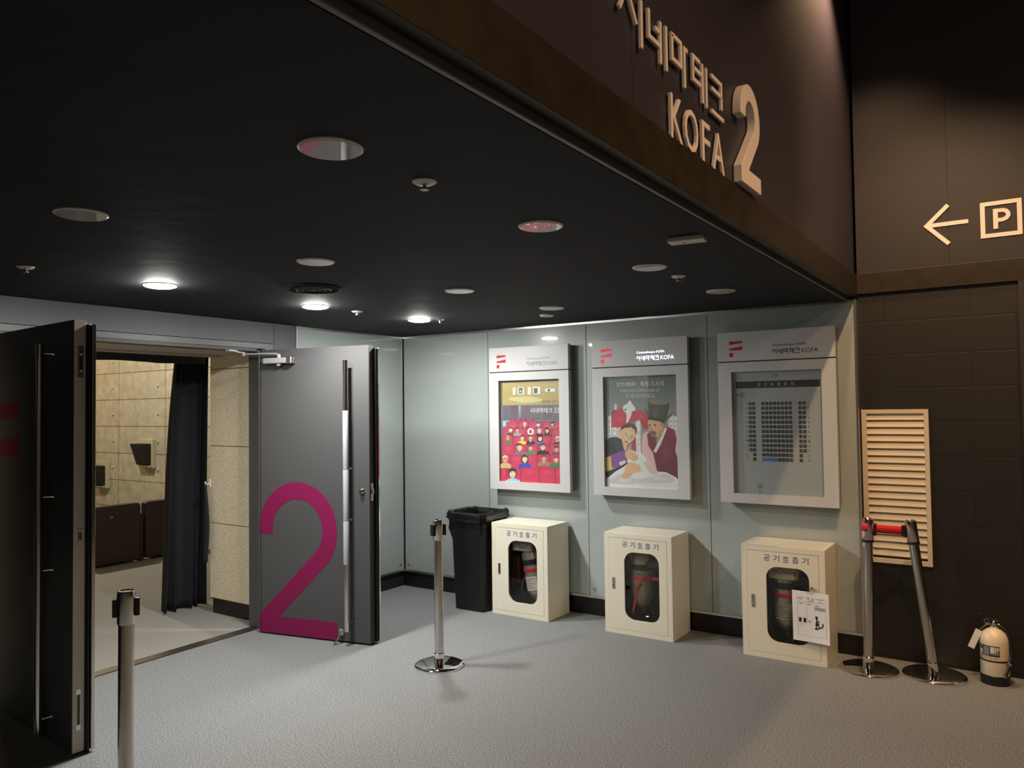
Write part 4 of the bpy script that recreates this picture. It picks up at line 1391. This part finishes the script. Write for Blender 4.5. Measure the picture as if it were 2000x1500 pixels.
for r_, ch in enumerate('ABCDEFGHIJKLM'):
    vv = 0.264 + r_ * 0.0378
    p.text(ch, 0.150, vv - 0.008, 0.166, vv + 0.008, (70, 72, 74))
    p.text(ch, 0.838, vv - 0.008, 0.854, vv + 0.008, (70, 72, 74))
    for k2, uu in enumerate(cols):
        if ch in 'LM' and k2 in (0, 11):
            continue
        if ch == 'M' and k2 in (2, 3, 4, 5):
            continue
        p.rect(uu - 0.017, vv - 0.0125, uu + 0.017, vv + 0.0125, SEAT, layer=0.000005)
        sn = str(k2 + 1)
        wn = 0.0045 * len(sn)
        p.text(sn, uu - wn, vv - 0.0045, uu + wn, vv + 0.0045, (150, 154, 158))
        p.d -= 0.00004
    if ch == 'M':
        p.rect(0.328, vv - 0.0125, 0.406, vv + 0.0125, (48, 122, 190))
        p.rect(0.415, vv - 0.0125, 0.493, vv + 0.0125, (48, 122, 190))
        p.text('2', 0.360, vv - 0.0045, 0.368, vv + 0.0045, (160, 190, 220))
        p.text('4', 0.450, vv - 0.0045, 0.458, vv + 0.0045, (160, 190, 220))
tag(p.mb.build('poster', t, mx=mx), 'grey seating plan with rows of dark squares')


# ------------------------------------------------------------------ breathing apparatus cabinets
def radial(poly_sdf, cx, cz, ang, rmax=1.0):
    lo, hi = 0.0, rmax
    for _ in range(40):
        m = (lo + hi) / 2
        if poly_sdf(m * cos(ang), m * sin(ang)) < 0:
            lo = m
        else:
            hi = m
    return (cx + lo * cos(ang), cz + lo * sin(ang))


def plate_with_window(mb, W2, H2, cz, w2, h2, wcx, wcz, r, y0, y1):
    """door panel |x|<W2, |z-cz|<H2 with a rounded window centred (wcx, wcz)"""
    def sdf_in(a, b):
        qx, qz = abs(a) - (w2 - r), abs(b) - (h2 - r)
        return math.hypot(max(qx, 0), max(qz, 0)) + min(max(qx, qz), 0) - r

    def sdf_out(a, b):
        return max(abs(a + wcx) - W2, abs(b + wcz - cz) - H2)
    angs = [2 * pi * i / 72 for i in range(72)]
    for sx in (-1, 1):
        for sz in (-1, 1):
            angs.append(math.atan2(cz + sz * H2 - wcz, sx * W2 - wcx) % (2 * pi))
    angs.sort()
    rings = []
    for yy in (y0, y1):
        rings.append(([mb.bm.verts.new((q[0], yy, q[1])) for q in (radial(sdf_out, wcx, wcz, a) for a in angs)],
                      [mb.bm.verts.new((q[0], yy, q[1])) for q in (radial(sdf_in, wcx, wcz, a) for a in angs)]))
    k = len(angs)
    (o0, i0), (o1, i1) = rings
    for a in range(k):
        b = (a + 1) % k
        mb._f([o0[a], o0[b], i0[b], i0[a]])
        mb._f([o1[b], o1[a], i1[a], i1[b]])
        mb._f([o0[b], o0[a], o1[a], o1[b]])
        mb._f([i0[a], i0[b], i1[b], i1[a]])


CW, CH, CD = 0.512, 0.708, 0.318
CABS = [(-3.268, 4.947, 'ivory breathing apparatus cabinet beside the black trash bin'),
        (-2.287, 4.957, 'middle ivory breathing apparatus cabinet under the film poster'),
        (-1.302, 4.962, 'ivory breathing apparatus cabinet with a paper notice taped on its door')]
for i, (cx, yf, lab) in enumerate(CABS):
    c = thing('apparatus_cabinet', lab, 'cabinet', (cx, yf, 0), 0, 'breathing apparatus cabinets along the glass wall')
    h = CW / 2
    b = MB().m(M_ivory)
    b.box(-h, -h + 0.006, 0, CD, 0, CH).box(h - 0.006, h, 0, CD, 0, CH).box(-h + 0.006, h - 0.006, 0, CD, 0, 0.006).box(-h + 0.006, h - 0.006, 0, CD, CH - 0.006, CH)
    b.box(-h + 0.006, h - 0.006, CD - 0.006, CD, 0.006, CH - 0.006)
    for q in ((-h + 0.006, h - 0.006, 0.006, 0.036), (-h + 0.006, h - 0.006, CH - 0.034, CH - 0.006), (-h + 0.006, -h + 0.036, 0.036, CH - 0.034), (h - 0.036, h - 0.006, 0.036, CH - 0.034)):
        b.box(q[0], q[1], 0, 0.016, q[2], q[3])
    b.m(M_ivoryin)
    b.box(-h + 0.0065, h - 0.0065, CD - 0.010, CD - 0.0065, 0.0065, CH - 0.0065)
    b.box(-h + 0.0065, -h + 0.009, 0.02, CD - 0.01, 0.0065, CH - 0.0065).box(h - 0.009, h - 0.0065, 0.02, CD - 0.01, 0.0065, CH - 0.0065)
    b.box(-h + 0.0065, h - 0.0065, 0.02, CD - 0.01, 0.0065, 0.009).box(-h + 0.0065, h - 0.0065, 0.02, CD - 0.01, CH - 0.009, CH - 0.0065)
    b.build('body', c, bevel=0.0015)
    b = MB().m(M_ivory)
    plate_with_window(b, h - 0.0375, (CH - 0.073) / 2, 0.0365 + (CH - 0.072) / 2, 0.131, 0.236, 0.031, 0.345, 0.072, -0.001, 0.010)
    dr = b.build('door', c)
    b = MB().m(M_smoke).prism(rrect(0.031 - 0.136, 0.031 + 0.136, 0.345 - 0.241, 0.345 + 0.241, 0.076), FR((0, 0.0102, 0)), -0.002, 0.0)
    tag(b.build('window_pane', dr), 'smoky clear window')
    for k2, ch in enumerate('공기호흡기'):
        a_ = -0.112 + k2 * 0.0585
        MB().m(M_blue).text(ch, (a_, a_ + 0.038, 0.613, 0.653), FR((0, -0.001, 0)), 0.0008).build('letter', dr)
    b = MB().m([mat('red_latch', (0.16, 0.02, 0.02), 0.4), M_brush, M_brush][i]).box(-0.194, -0.174, -0.005, 0.0, 0.314, 0.394)
    b.m(M_chrome).box(-0.189, -0.179, -0.007, -0.004, 0.328, 0.350).lathe([(0.0, -0.008), (0.005, -0.007), (0.006, -0.004)], (-0.184, 0, 0.372), 12, Matrix.Rotation(R(-90), 4, 'X') @ Matrix.Scale(-1, 4, Z) @ Matrix.Scale(-1, 4, Z))
    b.build('latch', dr, bevel=0.001)
    if i == 2:
        MB().m(M_chrome).lathe([(0.0, 0.016), (0.009, 0.013), (0.010, 0.006), (0.006, 0.0)][::-1], (0.178, -0.001, 0.472), 16, Matrix.Rotation(R(90), 4, 'X')).build('knob', dr, smooth=40)
        MB().m(M_white).box(-h + 0.03, -h + 0.22, -0.0008, 0.05, CH, CH + 0.0012).build('tape_strip', c)

# apparatus in the cabinets
TANK = [(0.0, -0.235), (0.012, -0.235), (0.016, -0.222), (0.018, -0.195), (0.030, -0.185), (0.055, -0.160), (0.073, -0.120), (0.078, -0.085), (0.078, 0.160), (0.070, 0.200), (0.045, 0.228), (0.0, 0.236)]
APP = [(-3.268, 4.947, 0.305, R(-11), 0.062, M_tank, 'silver breathing tank tilted in the cabinet beside the trash bin', 'SanC'),
       (-2.287, 4.957, 0.360, 0.0, -0.022, M_tankdull, 'tan breathing tank with hanging red ribbon in the middle cabinet', 'anCheong'),
       (-1.302, 4.962, 0.345, 0.0, -0.012, M_tank, 'silver breathing tank with neck down behind the taped paper notice', 'anCheong')]
for i, (cx, yf, cz, tilt, dx, tm, lab, word) in enumerate(APP):
    a = thing('breathing_apparatus', lab, 'breathing apparatus', (cx, yf + 0.13, 0.0092), 0, 'breathing sets in the ivory cabinets')
    cz -= 0.0092
    rot = Matrix.Translation((dx, 0, cz)) @ Matrix.Rotation(tilt, 4, 'Y')
    b = MB().m(tm).lathe(TANK, n=36)
    tk = b.build('tank', a, smooth=30, mx=rot)
    b = MB().m(M_chrome).lathe([(0.016, -0.262), (0.018, -0.256), (0.018, -0.240), (0.013, -0.234)], n=20)
    b.tube([(0.0, 0, -0.25), (0.045, 0.0, -0.25)], 0.010, 12)
    b.build('valve', a, smooth=30, mx=rot)
    sm = M_harness
    b = MB().m(sm).lathe([(0.079, 0.085), (0.0815, 0.088), (0.0815, 0.125), (0.079, 0.128)], n=36, caps=False)
    b.build('tank_band', a, smooth=30, mx=rot)
    zz = 0.035 if i != 1 else 0.020
    b = MB().m(M_strapred).lathe([(0.0785, zz - 0.002), (0.081, zz), (0.081, zz + 0.022), (0.0785, zz + 0.024)], n=36, caps=False)
    if i == 1:
        b.grid(lambda u, v: Vector((-0.012 + u * 0.016 - 0.035 * v ** 1.5 + 0.03 * (1 - v) ** 3, -0.083 - 0.004 * sin(v * 9) + 0.02 * max(0, v - 0.75), 0.035 - v * 0.25)), 2, 16)
        b.box(0.085, 0.135, -0.03, -0.026, 0.020, 0.040)
    tag(b.build('red_strap', a, smooth=30, mx=rot), 'bright red webbing')
    # moulded back plate and harness behind
    b = MB().m(M_harness).loft([[Vector((x_, y_, z_)) for x_, y_ in rrect(-0.165, 0.170, 0.085, 0.150, 0.02, 3)] for z_ in (0.004, 0.25, 0.62)])
    b.build('back_plate', a, bevel=0.004)
    b = MB().m(M_plastic)
    for k2 in range(4):
        x_ = -0.13 + k2 * 0.085 + (0.02 if i else 0)
        b.tube([(x_, 0.05, 0.30), (x_ - 0.02, 0.0, 0.20), (x_ + 0.02, -0.02, 0.10), (x_ + 0.05, -0.01, 0.03), (x_ + 0.03, 0.03, 0.012)], 0.011, 10)
    b.build('harness_straps', a, smooth=40)
    b = MB().m(M_harness).box(-0.13, 0.16, -0.055, 0.08, 0.455, 0.505) if i else MB().m(mat('dark_red_pouch', (0.09, 0.008, 0.008), 0.6)).box(-0.145, -0.075, -0.02, 0.07, 0.22, 0.43)
    b.build('cross_bar' if i else 'pouch', a, bevel=0.01, seg=3)
    plm = M_label if i != 1 else M_tankdull
    zb = 0.512 if i == 2 else (0.508 if i == 0 else 0.394)
    if i == 1:
        wl = MB().m(M_darktext)
        wl.text('nCheong', (-0.062, 0.060, zb, zb + 0.036), FR((dx, -0.082, 0)), 0.001)
        wl.build('lettering', a)
        tag(MB().m(mat('amber_bag', (0.30, 0.24, 0.12), 0.4)).loft([[Vector((x_, y_, z_)) for x_, y_ in rrect(-0.085 + dx, 0.075 + dx, -0.06, 0.05, 0.03, 4)] for z_ in (0.495, 0.56, 0.64)]).build('regulator_cover', a, bevel=0.006), 'amber cover')
    else:
        b = MB().m(mat('grey_cover', (0.30, 0.29, 0.26), 0.45) if i == 0 else mat('cream_cover', (0.55, 0.48, 0.35), 0.5)).loft([[Vector((x_, y_, z_)) for x_, y_ in rrect(-0.105, 0.085, -0.085, 0.06, 0.03, 4)] for z_ in (0.485, 0.54, 0.655)], True, True)
        rg = b.build('regulator_cover', a, bevel=0.006)
        b = MB().m(M_darktext)
        xx0, xx1 = (-0.075, 0.075) if i == 2 else (-0.035, 0.065)
        b.text(word, (xx0, xx1, zb, zb + (0.042 if i == 2 else 0.030)), FR((0, -0.0860, 0)), 0.0006)
        b.build('lettering', rg)
    # curved label on the tank
    lb = MB().m(M_label if i == 0 else (M_tankdull if i == 1 else mat('silver_label', (0.42, 0.40, 0.36), 0.4)))
    lb.grid(lambda u, v: Vector((0.0795 * sin(R(-42 + 80 * u)), -0.0795 * cos(R(-42 + 80 * u)), 0.0 - 0.105 * v)), 14, 2)
    lbo = lb.build('label', a, smooth=60, mx=rot)
    ln = MB().m(M_darktext)
    for k2 in range(7):
        zq = -0.012 - k2 * 0.0125
        e_ = 0.86 - 0.12 * (k2 % 3)
        ln.grid(lambda u, v: Vector((0.0802 * sin(R(-36 + 68 * e_ * u)), -0.0802 * cos(R(-36 + 68 * e_ * u)), zq - 0.0030 * v)), 10, 1)
    ln.build('label_lines', lbo, mx=rot)
    if i == 0:
        g = MB().m(M_paper)
        g.lathe([(0.0, 0.0), (0.035, 0.004), (0.042, 0.018), (0.02, 0.034), (0.0, 0.036)], (0.085, -0.07, 0.0), 12)
        g.m(M_chrome).tube([(0.03, -0.07, 0.05), (0.055, -0.075, 0.02)], 0.008, 10)
        g.build('regulator', a, smooth=40)

# paper notice taped to the third cabinet
pn = thing('paper_notice', 'white printed instruction sheet taped to the cabinet door', 'notice', (-1.136, 4.955, 0.448))
NP = FR((0, 0, 0))


def sheet(u, v):
    return Vector((-0.106 + 0.216 * u + 0.004 * v, -0.002 - 0.016 * v * v - 0.010 * max(0, u - 0.55) * 2 - 0.003 * sin(v * 5), 0.004 - 0.004 * u - 0.302 * v))


MB().m(M_paper).grid(sheet, 12, 16).build('sheet', pn, smooth=60)
b = MB().m(M_greytext)


def on_sheet(mb, u0, v0, u1, v1):
    def f(u, v):
        q = sheet(u0 + (u1 - u0) * u, v0 + (v1 - v0) * v)
        return q + Vector((0, -0.0006, 0))
    mb.grid(f, 4, 4)


for q in ((0.14, 0.115, 0.92, 0.118), (0.14, 0.205, 0.92, 0.208), (0.14, 0.115, 0.145, 0.205), (0.915, 0.115, 0.92, 0.205),
          (0.14, 0.235, 0.92, 0.238), (0.14, 0.885, 0.92, 0.888), (0.14, 0.235, 0.145, 0.885), (0.915, 0.235, 0.92, 0.885), (0.385, 0.235, 0.389, 0.64)):
    on_sheet(b, *q)
b.m(M_darktext)
for q in ((0.16, 0.145, 0.28, 0.158), (0.42, 0.13, 0.46, 0.15), (0.54, 0.14, 0.58, 0.165), (0.42, 0.185, 0.60, 0.192), (0.68, 0.13, 0.86, 0.137), (0.70, 0.18, 0.84, 0.187),
          (0.20, 0.25, 0.30, 0.258), (0.42, 0.25, 0.50, 0.258), (0.64, 0.26, 0.74, 0.27), (0.22, 0.66, 0.30, 0.667), (0.42, 0.575, 0.50, 0.582), (0.42, 0.60, 0.51, 0.607)):
    on_sheet(b, *q)
for k2 in range(5):
    on_sheet(b, 0.60, 0.29 + k2 * 0.014, 0.90, 0.2955 + k2 * 0.014)
on_sheet(b, 0.17, 0.535, 0.245, 0.625)
on_sheet(b, 0.295, 0.535, 0.37, 0.625)
for q in ((0.62, 0.47, 0.69, 0.52), (0.64, 0.51, 0.68, 0.60), (0.66, 0.56, 0.73, 0.59), (0.62, 0.60, 0.72, 0.66), (0.63, 0.66, 0.66, 0.70), (0.70, 0.67, 0.76, 0.71), (0.80, 0.60, 0.84, 0.66), (0.60, 0.70, 0.70, 0.735), (0.77, 0.66, 0.82, 0.69)):
    on_sheet(b, *q)
b.build('printing', pn)
tag(MB().m(M_clear).box(-0.02, 0.05, -0.004, -0.0034, -0.012, 0.03).build('tape', pn), 'clear sticky tape')

# ------------------------------------------------------------------ trash bin and liner
bx, by = -3.725, 5.045
tb_ = thing('trash_bin', 'tall black plastic trash bin beside the first ivory cabinet', 'trash bin', (bx, by, 0))


def rl(hx, hy, r, z, n=6):
    return [Vector((x_, y_, z)) for x_, y_ in rrect(-hx, hx, -hy, hy, r, n)]


b = MB().m(M_binplastic)
b.loft([rl(0.142, 0.135, 0.03, 0.0), rl(0.148, 0.140, 0.035, 0.006), rl(0.166, 0.165, 0.035, 0.742), rl(0.166, 0.165, 0.035, 0.7425),
        rl(0.160, 0.159, 0.03, 0.742), rl(0.144, 0.138, 0.03, 0.03)], True, True)
b.build('body', tb_, smooth=35)
b = MB().m(M_binplastic).loft([rl(0.166, 0.165, 0.035, 0.735), rl(0.178, 0.178, 0.045, 0.738), rl(0.178, 0.178, 0.045, 0.760), rl(0.170, 0.170, 0.04, 0.764), rl(0.160, 0.159, 0.035, 0.760), rl(0.158, 0.157, 0.035, 0.735)], False, False)
b.build('rim', tb_, smooth=35)
bg = MB().m(M_bag)
random.seed(3)
NB = 160
jit = [random.uniform(-1, 1) for _ in range(NB)]
jit = [(jit[i - 1] + 2 * jit[i] + jit[(i + 1) % NB]) / 4 for i in range(NB)]
base_ring = rrect(-1, 1, -1, 1, 0.26, NB // 4 - 1)
NB = len(base_ring)
loops = []
for s, z, j in ((0.176, 0.700, 0.020), (0.188, 0.715, 0.020), (0.182, 0.735, 0.014), (0.190, 0.752, 0.010), (0.187, 0.772, 0.006), (0.176, 0.780, 0.010), (0.160, 0.770, 0.012),
                (0.150, 0.745, 0.030), (0.144, 0.70, 0.042), (0.140, 0.64, 0.050), (0.13, 0.45, 0.03)):
    lp = []
    for k2, (x_, y_) in enumerate(base_ring):
        ja = jit[k2 % len(jit)] + 0.6 * sin(k2 * 0.55 + z * 18)
        sc = s + j * ja * 0.8
        zz = z + (0.022 * ja if z < 0.72 and s > 0.17 else 0.006 * ja)
        lp.append(Vector((x_ * sc, y_ * sc, zz)))
    loops.append(lp)
bg.loft(loops, False, True)
bgo = bg.build('trash_bag', smooth=50)
bgo.location = (bx, by, 0)
tag(bgo, 'crumpled glossy black bag lining the tall trash bin', 'trash bag')


# ------------------------------------------------------------------ belt stanchions
def stanchion(x, y, label, tilt=0.0, rz=0.0, base_r=0.155, ring=False, clips=(0, 180), h=0.908):
    s = thing('belt_stanchion', label, 'stanchion', (x, y, 0), rz, 'chrome belt stanchions')
    MB().m(M_chrome).lathe([(0.0, 0.004), (base_r, 0.0), (base_r, 0.010), (base_r - 0.006, 0.016), (base_r - 0.03, 0.021), (0.05, 0.028), (0.0, 0.030)][1:], n=64).build('base', s, smooth=35)
    mx = Matrix.Translation((0, 0, 0.028)) @ Matrix.Rotation(tilt, 4, 'Y') @ Matrix.Translation((0, 0, -0.028))
    MB().m(M_steel).lathe([(0.0285, 0.024), (0.0285, h - 0.125)], n=40, mx=mx).build('post', s, smooth=35)
    MB().m(M_chrome).lathe([(0.033, 0.026), (0.033, 0.080), (0.0295, 0.084)], n=40, mx=mx, caps=False).build('collar', s, smooth=35)
    b = MB().m(M_steel).lathe([(0.031, h - 0.128), (0.0335, h - 0.124), (0.0335, h - 0.016), (0.0325, h - 0.004), (0.028, h), (0.026, h - 0.003), (0.0, h - 0.003)], n=40, mx=mx, caps=False)
    hd = b.build('head', s, smooth=35)
    if ring:
        tag(MB().m(M_plastic).lathe([(0.0315, h - 0.142), (0.0350, h - 0.140), (0.0350, h - 0.128), (0.0315, h - 0.126)], n=40, mx=mx, caps=False).build('ring', s, smooth=35), 'black rubber ring')
    for a in clips:
        c_ = MB().m(M_plastic)
        q = mx @ Matrix.Rotation(R(a), 4, 'Z')
        c_.box(0.030, 0.048, -0.018, 0.018, h - 0.098, h - 0.028, q)
        tag(c_.build('belt_clip', hd, bevel=0.003), 'black plastic belt clip')
    return s, mx


stanchion(-2.944, 1.667, 'chrome belt stanchion nearest the viewer, in front of the left door', rz=R(30), clips=(28, 205))
stanchion(-3.092, 3.762, 'chrome belt stanchion standing alone in the middle of the carpet', rz=R(30), clips=(222, 20))
s2, m2 = stanchion(-0.832, 5.060, 'upright chrome belt stanchion with the red belt, beside the third cabinet', tilt=R(1.2), base_r=0.166, ring=True, clips=(0,))
s3, m3_ = stanchion(-0.492, 5.140, 'leaning chrome belt stanchion nearest the fire extinguisher', tilt=R(-6.8), base_r=0.170, ring=True, clips=(185,))
# red belt from the upright post's head to the leaning one's clip
hl = m2 @ Vector((0, 0, 0.855))
hr = (Vector((0.34, 0.08, 0)) + m3_ @ Vector((-0.036, -0.006, 0.850)))
b = MB().m(M_belt)


def belt(u, v):
    if u < 0.45:
        a = R(185 + (270 - 185) * u / 0.45)
        x_, y_ = hl.x + 0.0355 * cos(a), hl.y + 0.0355 * sin(a)
    else:
        t_ = (u - 0.45) / 0.55
        x_ = hl.x + (hr.x - 0.012 - hl.x) * t_
        y_ = hl.y - 0.0355 + (hr.y - 0.012 - hl.y + 0.0355) * t_
    zc = 0.862 + (hr.z - 0.862) * max(0, (u - 0.45) / 0.55) - 0.004 * sin(u * pi)
    return Vector((x_, y_, zc + (v - 0.5) * 0.050))


b.grid(belt, 30, 2)
bo = tag(b.build('belt', s2, smooth=60), 'red webbing belt')
so = bo.modifiers.new('thick', 'SOLIDIFY')
so.thickness = 0.0016
MB().m(M_plastic).box(hr.x - 0.016, hr.x + 0.006, hr.y - 0.014, hr.y - 0.008, hr.z - 0.030, hr.z + 0.030).build('belt_end', bo, bevel=0.002)

# ------------------------------------------------------------------ fire extinguisher
ex = thing('fire_extinguisher', 'cream fire extinguisher with black boot against the blockwork', 'fire extinguisher', (-0.190, 5.205, 0))
MB().m(M_ext).lathe([(0.070, 0.045), (0.072, 0.050), (0.072, 0.235), (0.068, 0.262), (0.056, 0.286), (0.036, 0.303), (0.022, 0.308), (0.020, 0.318)], n=44).build('cylinder', ex, smooth=35)
tag(MB().m(M_plastic).lathe([(0.071, 0.0), (0.0745, 0.004), (0.0745, 0.052), (0.072, 0.054)], n=44).build('boot', ex, smooth=35), 'black plastic foot')
MB().m(M_plastic).lathe([(0.0725, 0.132), (0.0735, 0.133), (0.0735, 0.140), (0.0725, 0.141)], n=44, caps=False).build('hose_band', ex, smooth=35)
b = MB().m(M_steel).lathe([(0.018, 0.314), (0.020, 0.318), (0.020, 0.334), (0.012, 0.338)], n=24)
b.m(mat('brass', (0.55, 0.38, 0.22), 0.35, metal=1)).lathe([(0.010, 0.336), (0.012, 0.344), (0.006, 0.352)], n=16)
vv = b.build('valve', ex, smooth=35)
b = MB().m(M_plastic).tube([(0.022, 0, 0.346), (-0.015, 0, 0.356), (-0.045, -0.004, 0.374), (-0.078, -0.008, 0.388)], [0.007, 0.007, 0.006, 0.005], 10)
b.box(-0.03, 0.02, -0.008, 0.008, 0.336, 0.350)
b.m(M_steel).tube([(0.030, 0, 0.330), (-0.02, 0, 0.334), (-0.034, -0.004, 0.326)], 0.006, 10)
b.build('lever', ex, smooth=40)
b = MB().m(M_chrome)
b.tube([(-0.034 + 0.012 * cos(a * pi / 6), -0.014, 0.346 + 0.014 * sin(a * pi / 6)) for a in range(13)], 0.0022, 8)
b.build('safety_pin', ex, smooth=40)
b = MB().m(M_plastic).tube([(0.014, -0.004, 0.328), (0.042, -0.008, 0.322), (0.066, -0.012, 0.296), (0.079, -0.02, 0.25), (0.083, -0.028, 0.19), (0.078, -0.045, 0.145), (0.068, -0.058, 0.110), (0.050, -0.074, 0.062)], [0.0065] * 5 + [0.008, 0.009, 0.0085], 12)
b.m(M_steel).lathe([(0.0115, -0.012), (0.0115, 0.012)], (0.074, -0.052, 0.134), 14, Matrix.Rotation(R(-35), 4, 'Y'))
b.m(M_brush).tube([(0.050, -0.074, 0.064), (0.047, -0.077, 0.056)], [0.0085, 0.006], 12)
b.build('hose', ex, smooth=40)


def cyl_pt(r, a, z):
    return Vector((r * sin(a), -r * cos(a), z))


b = MB().m(M_plastic).grid(lambda u, v: cyl_pt(0.0724, R(-74 + 96 * u), 0.222 - 0.058 * v), 16, 1)
lbl = tag(b.build('label', ex, smooth=60), 'printed instruction label')
b = MB()
for u0, u1, v0, v1, c_ in ((0.06, 0.25, 0.08, 0.30, M_greytext), (0.06, 0.25, 0.42, 0.92, M_ext), (0.30, 0.58, 0.08, 0.92, M_greytext), (0.62, 0.78, 0.08, 0.70, M_ext), (0.80, 0.86, 0.08, 0.70, M_label), (0.88, 0.97, 0.08, 0.45, M_ext), (0.88, 0.97, 0.5, 0.8, M_greytext), (0.62, 0.97, 0.76, 0.86, M_greytext)):
    b.m(c_).grid(lambda u, v: cyl_pt(0.0728, R(-74 + 96 * (u0 + (u1 - u0) * u)), 0.222 - 0.058 * (v0 + (v1 - v0) * v)), 6, 1)
b.m(M_greytext)
for k2 in range(3):
    b.grid(lambda u, v: cyl_pt(0.0724, R(-66 + 84 * u), 0.160 - k2 * 0.006 - 0.0022 * v), 10, 1)
b.build('label_print', lbl, smooth=60)
b = MB().m(M_paper)
tmx = Matrix.Translation((-0.072, -0.018, 0.292)) @ Matrix.Rotation(R(22), 4, 'Y')
b.box(-0.017, 0.017, -0.001, 0.001, -0.115, 0.0, tmx)
tgo = tag(b.build('inspection_tag', ex), 'white paper tag')
MB().m(M_brush).tube([(-0.034, -0.012, 0.330), (-0.05, -0.014, 0.312), (-0.070, -0.018, 0.296)], 0.0018, 6).build('tag_wire', tgo)
